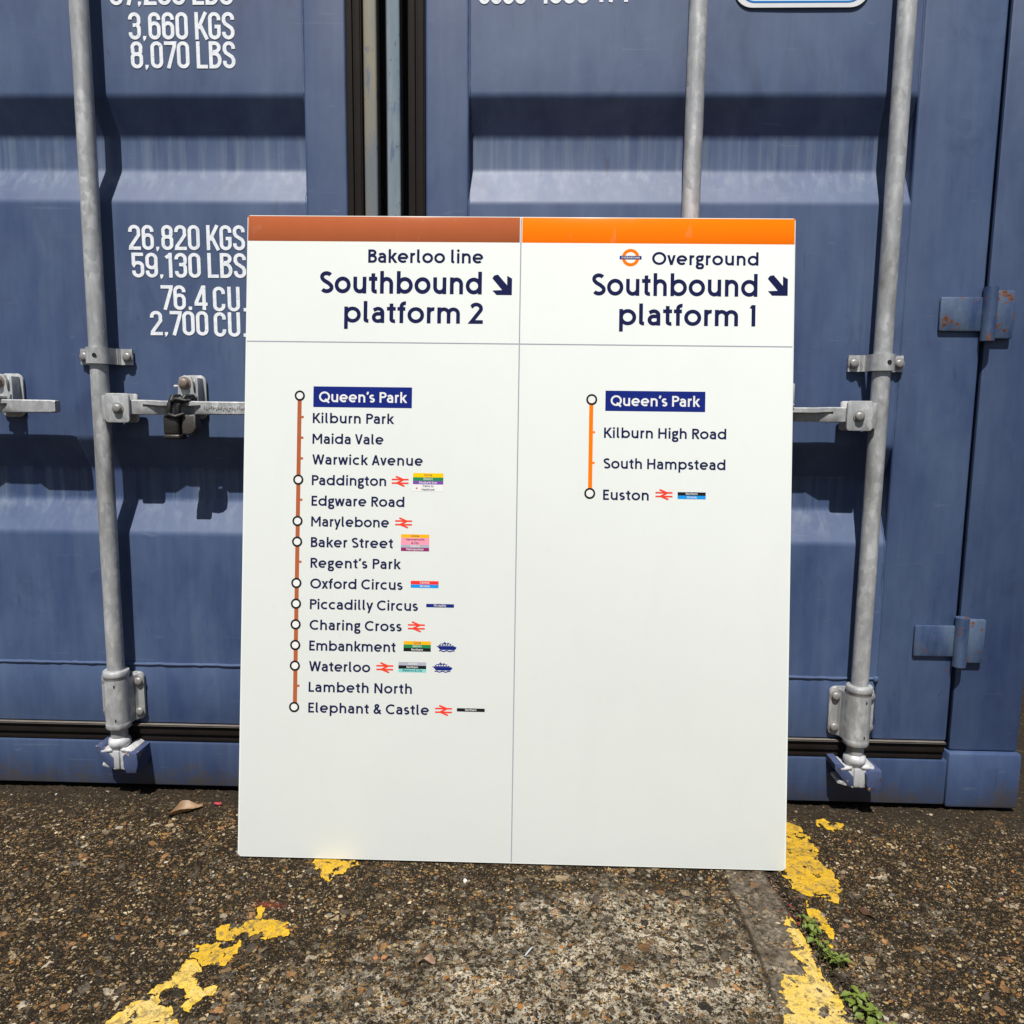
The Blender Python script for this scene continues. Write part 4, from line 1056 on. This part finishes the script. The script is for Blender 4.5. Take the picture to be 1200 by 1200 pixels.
# overground roundel
rd = decal('roundel', *sq(A_(.2003, 1.0893, .0128, .0128, 0, 360, 7.5), True, .0056), I_ORANGE, sign, 1)
bar('roundel_bar', .1808, .2198, 1.0862, 1.0924, I_NAVY2, rd, 2)
stext('roundel_text', 'OVERGROUND', .1838, .2168, 1.0876, .0033, I_WHITE, rd, .16, 3)

STATIONS = ["Queen's Park", 'Kilburn Park', 'Maida Vale', 'Warwick Avenue', 'Paddington', 'Edgware Road', 'Marylebone', 'Baker Street', "Regent's Park", 'Oxford Circus', 'Piccadilly Circus', 'Charing Cross', 'Embankment', 'Waterloo', 'Lambeth North', 'Elephant & Castle']
ENDS = [-.1972, -.2205, -.2385, -.1668, -.2327, -.1992, -.2262, -.2182, -.2040, -.2000, -.1716, -.2004, -.2106, -.2563, -.1803, -.1488]
LX, SP, Z1 = -.3676, .03737, .7862
def base(i): return Z1 - SP * (i - 1)
CAPH = .0180
bar('line_bar', LX - .0282, LX - .0208, base(15) + .0095, .8300, I_BROWN, sign, 1)
RINGS = [0, 4, 6, 7, 9, 10, 11, 12, 13, 15]
def ring(x, z, r=.0077):
    n = 28
    o = decal('station_ring', *sq(A_(x, z, r, r, 0, 360, 10), True, .0032), I_BLACK, sign, 3)
    poly('ring_fill', A_(x, z, r - .0012, r - .0012, 0, 360, 10)[:-1], I_WHITE, o, 2)
for i, nm in enumerate(STATIONS):
    z = base(i)
    if i in RINGS: ring(-.3919 - .0001 * i, (.8353 if i == 0 else z + .0093))
    else: bar('station_tick', LX - .0207, LX - .0166, z + .0084, z + .0124, I_BROWN, sign, 1)
    if i > 0: stext('station_name', nm, LX, ENDS[i], z, CAPH, I_NAVY, sign)
bar('name_box', -.3672, -.1884, .8150, .8524, I_NAVY2, sign, 1)
stext('station_name', STATIONS[0], -.3568, -.1975, .8242, .0190, I_WHITE, sign, .165)
# right hand list
bar('line_bar', .1306, .1378, .6720, .8290, I_ORANGE, sign, 1)
ring(.1348, .8345, .0082); ring(.1338, .6664, .0082)
bar('name_box', .1592, .3371, .8145, .8508, I_NAVY2, sign, 1)
stext('station_name', "Queen's Park", .1687, .3275, .8236, .0190, I_WHITE, sign, .165)
for nm, x1, z in (('Kilburn High Road', .3752, .7663), ('South Hampstead', .3745, .7114), ('Euston', .2392, .6552)):
    stext('station_name', nm, .1577, x1, z, .0184, I_NAVY, sign)
    if nm != 'Euston': bar('station_tick', .1379, .1418, z + .0078, z + .0116, I_ORANGE, sign, 1)

def rail(cx, cz, w=.0305):
    """double arrow: two bars and a zigzag"""
    t = w * .086
    fs = quads([(cx - w / 2, cz + w * .108), (cx + w / 2, cz + w * .108)], False, t) + quads([(cx - w / 2, cz - w * .108), (cx + w / 2, cz - w * .108)], False, t)
    fs += quads([(cx - w * .26, cz + w * .285), (cx + w * .19, cz + w * .100), (cx - w * .19, cz - w * .100), (cx + w * .26, cz - w * .285)], False, t * 1.1)
    V, T = union([[((p.x - cx) / w, (p.y - cz) / w) for p in f] for f in fs])
    decal('rail_symbol', [(a * w + cx, b * w + cz) for a, b in V], T, I_RED, sign, 2)
for i, cx in ((4, -.2074), (6, -.2000), (11, -.1740), (13, -.2300), (15, -.1227)): rail(cx, base(i) + .0090)
rail(.2662, .6662)
def badge(x0, x1, z1, rows, total):
    """stack of coloured line names"""
    n = sum(r[3] for r in rows); hgt = total / n; z = z1; first = None
    for s, colr, tcol, k in rows:
        b = bar('line_badge', x0, x1, z - hgt * k, z, colr, first or sign, 1 if first is None else 1)
        if first is None: first = b
        words = s.split('|')
        for j, wd in enumerate(words):
            cap = min(hgt * .62, .0040)
            nat = text2d(wd, glyph_sign, cap, .15, 0, None, 0)[2]; nat = min(nat, (x1 - x0) * .92); xm = (x0 + x1) / 2
            stext('badge_text', wd, xm - nat / 2, xm + nat / 2, z - hgt * (k / len(words)) * (j + .5) - cap * .42, cap, tcol, first, .15, 2)
        z -= hgt * k
badge(-.1842, -.1295, .6984, [('Circle', I_YEL, I_NAVY, 1.2), ('District', I_GREEN, I_WHITE, 1), ('Elizabeth line', I_PURP, I_WHITE, 1), ('Trains to|Heathrow', I_WHITE, I_NAVY, 2)], .0330)
stext('badge_text', '+', -.1795, None, .6680, .0070, I_RED, sign, .16, 3)
badge(-.2041, -.1532, .5878, [('Circle', I_AMB, I_NAVY, 1), ('Hammersmith|& City', I_PINK, I_NAVY, 2), ('Jubilee', I_LGREY, I_WHITE, .8), ('Metropolitan', I_MAG, I_WHITE, 1)], .0303)
badge(-.1853, -.1351, .5041, [('Central', I_CENT, I_WHITE, 1), ('Victoria', I_SKY, I_WHITE, 1)], .0125)
badge(-.1568, -.1067, .4632, [('Piccadilly', I_NAVY2, I_WHITE, 1)], .0062)
badge(-.1966, -.1473, .3955, [('Circle', I_AMB, I_NAVY, 1), ('District', I_GREEN, I_WHITE, 1), ('Northern', I_BLACK, I_WHITE, 1)], .0185)
badge(-.2052, -.1551, .3576, [('Jubilee', I_LGREY, I_WHITE, 1), ('Northern', I_BLACK, I_WHITE, 1), ('Waterloo & City', I_TEAL, I_NAVY, 1)], .0183)
badge(-.0985, -.0484, .2766, [('Northern', I_BLACK, I_WHITE, 1)], .0060)
badge(.2905, .3404, .6710, [('Northern', I_BLACK, I_WHITE, 1), ('Victoria', I_SKY, I_WHITE, 1)], .0123)
def boat(cx, cz, s=.0370):
    parts = [[(-.5, .045), (-.40, .02), (.40, .02), (.5, -.02), (.47, -.10), (.40, -.155), (-.30, -.155), (-.38, -.06)],
             [(-.40, .03), (-.28, .150), (-.02, .155), (.24, .140), (.38, .03)],
             [(-.17, .16), (-.12, .205), (-.04, .205), (.0, .16)], [(-.10, .21), (-.08, .21), (-.08, .26), (-.10, .26)], [(.04, .16), (.04, .195), (.12, .19), (.14, .155)]]
    V, T = [], []
    for p in parts:
        b = len(V); V += [(cx + a * s, cz + c_ * s) for a, c_ in p]; T += [[b + j for j in t_] for t_ in tessellate_polygon([[Vector((a, c_, 0)) for a, c_ in p]])]
    wv = [(cx + (-.36 + .76 * i / 24) * s, cz + (-.215 + .022 * math.sin(i / 24 * 5 * PI)) * s) for i in range(25)]
    a, b_ = sq(wv, False, s * .05); o = len(V); V += a; T += [[o + j for j in t_] for t_ in b_]
    bo = decal('boat_symbol', V, T, I_NAVY2, sign, 1)
    V, T = [], []
    for i in range(5):
        x0 = cx + (-.29 + .125 * i) * s; b = len(V); V += [(x0, cz + .060 * s), (x0 + .085 * s, cz + .060 * s), (x0 + .085 * s, cz + .112 * s), (x0 + .01 * s, cz + .112 * s)]; T.append([b, b + 1, b + 2, b + 3])
    decal('boat_window', V, T, I_WHITE, bo, 2)
boat(-.1193, .3865); boat(-.1263, .3495)

# ------------------------------------------------------------------ loose grit, weeds and leaves
def vcol_mat(name, rough=.75):
    k = NT(name); a = k.attr('tint'); n = k.noise(k.co(), 600, 3)
    k.P(Base_Color=k.mix(k.math('MULTIPLY', n, .45), a.outputs['Color'], (.03, .025, .02)), Roughness=rough); return k.m
ico = bmesh.new(); bmesh.ops.create_icosphere(ico, subdivisions=1, radius=1)
ICV = np.array([v.co[:] for v in ico.verts]); ICF = np.array([[v.index for v in f.verts] for f in ico.faces]); ico.free()
PAL = [(.12, .085, .05), (.19, .125, .065), (.26, .19, .11), (.32, .14, .05), (.40, .33, .23), (.06, .05, .04), (.09, .08, .07), (.035, .032, .03), (.22, .20, .17), (.5, .46, .38)]
rs = np.random.RandomState(5)
V, F, C = [], [], []
cnt = 0
HX = []
while cnt < 6500:
    x = rs.uniform(-1.2, 1.0); y = rs.uniform(-.78, -.012)
    if .343 < x < .452 and rs.rand() < .75: continue
    if any(inside(x, y, p) for p in PAINT_POLYS) and rs.rand() < .93: continue
    if -.53 < x < .46 and -.245 < y < -.215: continue
    s = .0010 * math.exp(rs.exponential(.40)); s = min(s, .0046)
    if y > -.2: s *= .8
    sc = np.array([s * rs.uniform(.8, 1.35), s * rs.uniform(.8, 1.2), s * rs.uniform(.35, .65)])
    a = rs.uniform(0, 6.28); vv = ICV * (1 + rs.uniform(-.38, .38, (len(ICV), 1))) * sc
    vv = np.stack([vv[:, 0] * math.cos(a) - vv[:, 1] * math.sin(a), vv[:, 0] * math.sin(a) + vv[:, 1] * math.cos(a), vv[:, 2]], 1)
    vv += np.array([x, y, sc[2] * .12]); HX.append((x, y)); F.append(ICF + len(V) * len(ICV)); V.append(vv)
    c = PAL[int(rs.choice(len(PAL), p=[.2, .16, .1, .07, .06, .13, .1, .1, .05, .03]))]
    j = rs.uniform(.75, 1.2); C.append(np.tile(np.array([c[0] * j, c[1] * j, c[2] * j, 1.0]), (len(ICV), 1))); cnt += 1
HX = np.array(HX); hh_ = ground_h(HX[:, 0], HX[:, 1])
for v_, z_ in zip(V, hh_): v_[:, 2] += z_
o = raw('gravel', np.concatenate(V).tolist(), np.concatenate(F).tolist(), vcol_mat('loose grit'), None, False)
at = o.data.color_attributes.new('tint', 'FLOAT_COLOR', 'POINT'); at.data.foreach_set('color', np.concatenate(C).ravel())
tag(o, 'fine brown and tan grit lying on the concrete', 'gravel', kind='stuff')

def leaf_mesh(bm, p, L, W, ang, tilt, curl, mi=0, lobes=0):
    """one cupped leaf blade starting at p"""
    n, m = 6, 2; d = Vector((math.cos(ang), math.sin(ang), 0)); s = Vector((-math.sin(ang), math.cos(ang), 0)); up = Vector((0, 0, 1)); rows = []
    for i in range(n + 1):
        t = i / n; wv = W * math.sin(PI * min(1, t * .93 + .05)) ** .8 * (1 + lobes * .18 * math.sin(t * 14)); rise = L * (math.sin(tilt) * t - curl * t * t)
        c = p + d * (L * t * math.cos(tilt)) + up * rise
        rows.append([bm.verts.new(c + s * (wv * k / m / 2) + up * (.22 * wv * abs(k / m))) for k in range(-m, m + 1)])
    for a, b in zip(rows, rows[1:]):
        for i in range(2 * m): bm.faces.new((a[i], a[i + 1], b[i + 1], b[i])).material_index = mi
def leaf_material(name, c0, c1, tr=.25):
    k = NT(name); n = k.noise(k.co(), 90, 4, .6); n2 = k.noise(k.co(), 420, 3)
    c = k.mix(n, c0, c1); c = k.mix(k.math('MULTIPLY', n2, .35), c, tuple(x * .6 for x in c0))
    k.P(Base_Color=c, Roughness=.5); k.b.inputs['Subsurface Weight'].default_value = 0
    td = k.n('ShaderNodeBsdfTranslucent'); k.put(td.inputs[0], c); ms = k.n('ShaderNodeMixShader'); ms.inputs[0].default_value = tr
    k.t.links.new(k.b.outputs[0], ms.inputs[1]); k.t.links.new(td.outputs[0], ms.inputs[2]); k.t.links.new(ms.outputs[0], k.out.inputs[0])
    return k.m
M_WEED = leaf_material('weed leaf', (.075, .12, .012), (.27, .35, .06)); M_STEM = leaf_material('weed stem', (.10, .09, .03), (.13, .15, .05), .1)
def weed(pts, label, seed, nl, lmin, lmax):
    rg = random.Random(seed); cx, cy = pts[0]
    w_ = empty('weed', (cx, cy, hz(cx, cy))); tag(w_, label, 'weed', 'weeds in the crack')
    fb, sb = bmesh.new(), bmesh.new(); z0 = hz(cx, cy)
    for i in range(nl):
        t = rg.random() * (len(pts) - 1); a, b = pts[int(t)], pts[min(int(t) + 1, len(pts) - 1)]; f = t - int(t)
        x = a[0] + (b[0] - a[0]) * f + rg.gauss(0, .0042) - cx; y = a[1] + (b[1] - a[1]) * f + rg.gauss(0, .003) - cy
        ang = rg.uniform(0, 2 * PI); L = rg.uniform(lmin, lmax) * rg.choice((.55, .75, 1, 1, 1.15)); hh = rg.uniform(.004, .017)
        p0 = Vector((x, y, -.012)); p1 = Vector((x, y, .014 + hh)) + Vector((math.cos(ang), math.sin(ang), 0)) * .005
        add_tube(sb, [p0, p0.lerp(p1, .5) + Vector((rg.uniform(-1, 1), rg.uniform(-1, 1), 0)) * .001, p1], [.0007, .0006, .0005], 5)
        leaf_mesh(fb, p1, L, L * rg.uniform(.55, .8), ang, rg.uniform(-.3, .8), rg.uniform(.0, .6), 0, 1.4)
    obj('foliage', fb, M_WEED, w_, 80); obj('stem', sb, M_STEM, w_, 80)
weed([(.4405, -.378), (.443, -.395), (.445, -.412), (.447, -.425)], 'small green weed in the crack beside the bright yellow patch, nearest the sign', 1, 46, .006, .012)
weed([(.446, -.440), (.452, -.456), (.458, -.470), (.463, -.476)], 'green weed in the middle of the crack, between two other weeds', 2, 44, .006, .012)
weed([(.453, -.540), (.457, -.560), (.463, -.582), (.470, -.605), (.478, -.628)], 'largest leafed green weed in the crack, nearest the viewer at the bottom right', 3, 52, .009, .017)

# dry litter caught in the crack
V, F, C = [], [], []
for i in range(700):
    t = rs.rand(); y = -.25 - .42 * t; k_ = np.interp(-y, [-q[1] for q in CRACK], [q[0] for q in CRACK]); x = k_ + rs.normal(0, .0065)
    if rs.rand() < .25: x += rs.normal(0, .02)
    if i >= 420: x = rs.uniform(-1.1, .95); y = -.012 - rs.exponential(.03)
    L = rs.uniform(.002, .007) * (1 if i < 420 else .8); W_ = L * rs.uniform(.25, .7); a = rs.uniform(0, 6.28); b = rs.uniform(-.5, .5)
    z = max(hz(x, y), -.012) + .002 + rs.uniform(0, .004); n_ = len(V)
    for u, v in ((-1, 0), (0, -.8), (1, 0), (0, 1)):
        V.append((x + (u * L * math.cos(a) - v * W_ * math.sin(a)) * .7, y + (u * L * math.sin(a) + v * W_ * math.cos(a)) * .7, z + u * L * .5 * b + abs(v) * W_ * .4))
    F += [(n_, n_ + 1, n_ + 2), (n_, n_ + 2, n_ + 3)]
    red = .32 < -y < .40 and rs.rand() < .35
    c = (.30, .018, .022) if red else [(.09, .05, .025), (.16, .09, .04), (.05, .035, .022), (.20, .13, .07), (.025, .02, .016)][rs.randint(5)]
    C += [(*c, 1)] * 4
o = raw('leaf_litter', V, F, vcol_mat('dry litter', .8), None, False)
at = o.data.color_attributes.new('tint', 'FLOAT_COLOR', 'POINT'); at.data.foreach_set('color', np.array(C, np.float32).ravel())
tag(o, 'dry brown and red leaf fragments caught in the concrete crack and along the container foot', 'leaf litter', kind='stuff')

def dead_leaf(x, y, L, W, ang, label, c0, c1, seed, zoff=.003):
    rg = random.Random(seed); bm = bmesh.new(); n, m = 12, 4; rows = []
    for i in range(n + 1):
        t = i / n; ww = W * (math.sin(PI * (t * .94 + .04)) ** .65) * (1 + .22 * math.sin(9 * t + seed)); row = []
        for k in range(-m, m + 1):
            q = k / m; zz = zoff + .30 * ww * q * q + .0035 * math.sin(t * 5 + q * 2 + seed) + rg.uniform(-.0007, .0007)
            px, py = (t - .5) * L, q * ww / 2 + .12 * W * math.sin(4 * t)
            row.append(bm.verts.new((px * math.cos(ang) - py * math.sin(ang), px * math.sin(ang) + py * math.cos(ang), max(.0005, zz))))
        rows.append(row)
    for a, b in zip(rows, rows[1:]):
        for i in range(2 * m): bm.faces.new((a[i], a[i + 1], b[i + 1], b[i]))
    o_ = obj('dead_leaf', bm, leaf_material('dead leaf ' + str(seed), c0, c1, .1), None, 60); o_.location = (x, y, hz(x, y) + .001)
    tag(o_, label, 'leaf'); return o_
dead_leaf(-.693, -.092, .066, .026, .72, 'curled tan dead leaf on the ground close to the container sill, left of the sign', (.19, .10, .045), (.36, .23, .12), 3, .004)
dead_leaf(-.149, -.494, .026, .014, .05, 'small folded brown leaf on the pale concrete in front of the sign', (.22, .13, .08), (.30, .20, .13), 8, .002)
dead_leaf(.552, -.352, .030, .009, -1.0, 'narrow dark brown leaf lying on the right-hand concrete slab beside a hairline crack', (.06, .028, .015), (.10, .05, .025), 5, .001)
# berry-red scrap, white chip, pale stick
bm = bmesh.new(); bmesh.ops.create_icosphere(bm, subdivisions=2, radius=.006)
for v in bm.verts: v.co = Vector((v.co.x * 1.3, v.co.y * .8, v.co.z * .5 + .002)) + Vector((rnd.uniform(-1, 1), rnd.uniform(-1, 1), rnd.uniform(-1, 1))) * .0012
o = obj('petal_scrap', bm, plain('red scrap', (.34, .03, .045), .6, 0, .5, 200)); o.location = (-.641, -.060, hz(-.641, -.06) + .001); tag(o, 'crumpled red scrap on dark ground next to the tan leaf', 'scrap')
bm = bmesh.new(); bmesh.ops.create_icosphere(bm, subdivisions=2, radius=.0042)
for v in bm.verts: v.co = Vector((v.co.x * .8, v.co.y * 1.2, v.co.z * .7 + .002)) + Vector((rnd.uniform(-1, 1), rnd.uniform(-1, 1), rnd.uniform(-1, 1))) * .0005
o = obj('pebble', bm, plain('white stone', (.72, .72, .70), .6, 0, .08, 200)); o.location = (-.1102, -.2962, hz(-.1102, -.2962)); tag(o, 'tiny bright white pebble on the ground just below the sign', 'pebble')
bm = bmesh.new(); add_tube(bm, [(-.006, -.010, .0015), (-.001, -.001, .0022), (.0035, .007, .002), (.006, .011, .0015)], [.0009, .0014, .0013, .0006], 6)
o = obj('twig', bm, plain('bleached twig', (.40, .44, .46), .6, 0, .1, 200)); o.location = (.0019, -.4694, hz(.0019, -.4694)); tag(o, 'short pale grey twig on the concrete in front of the middle of the sign', 'twig')
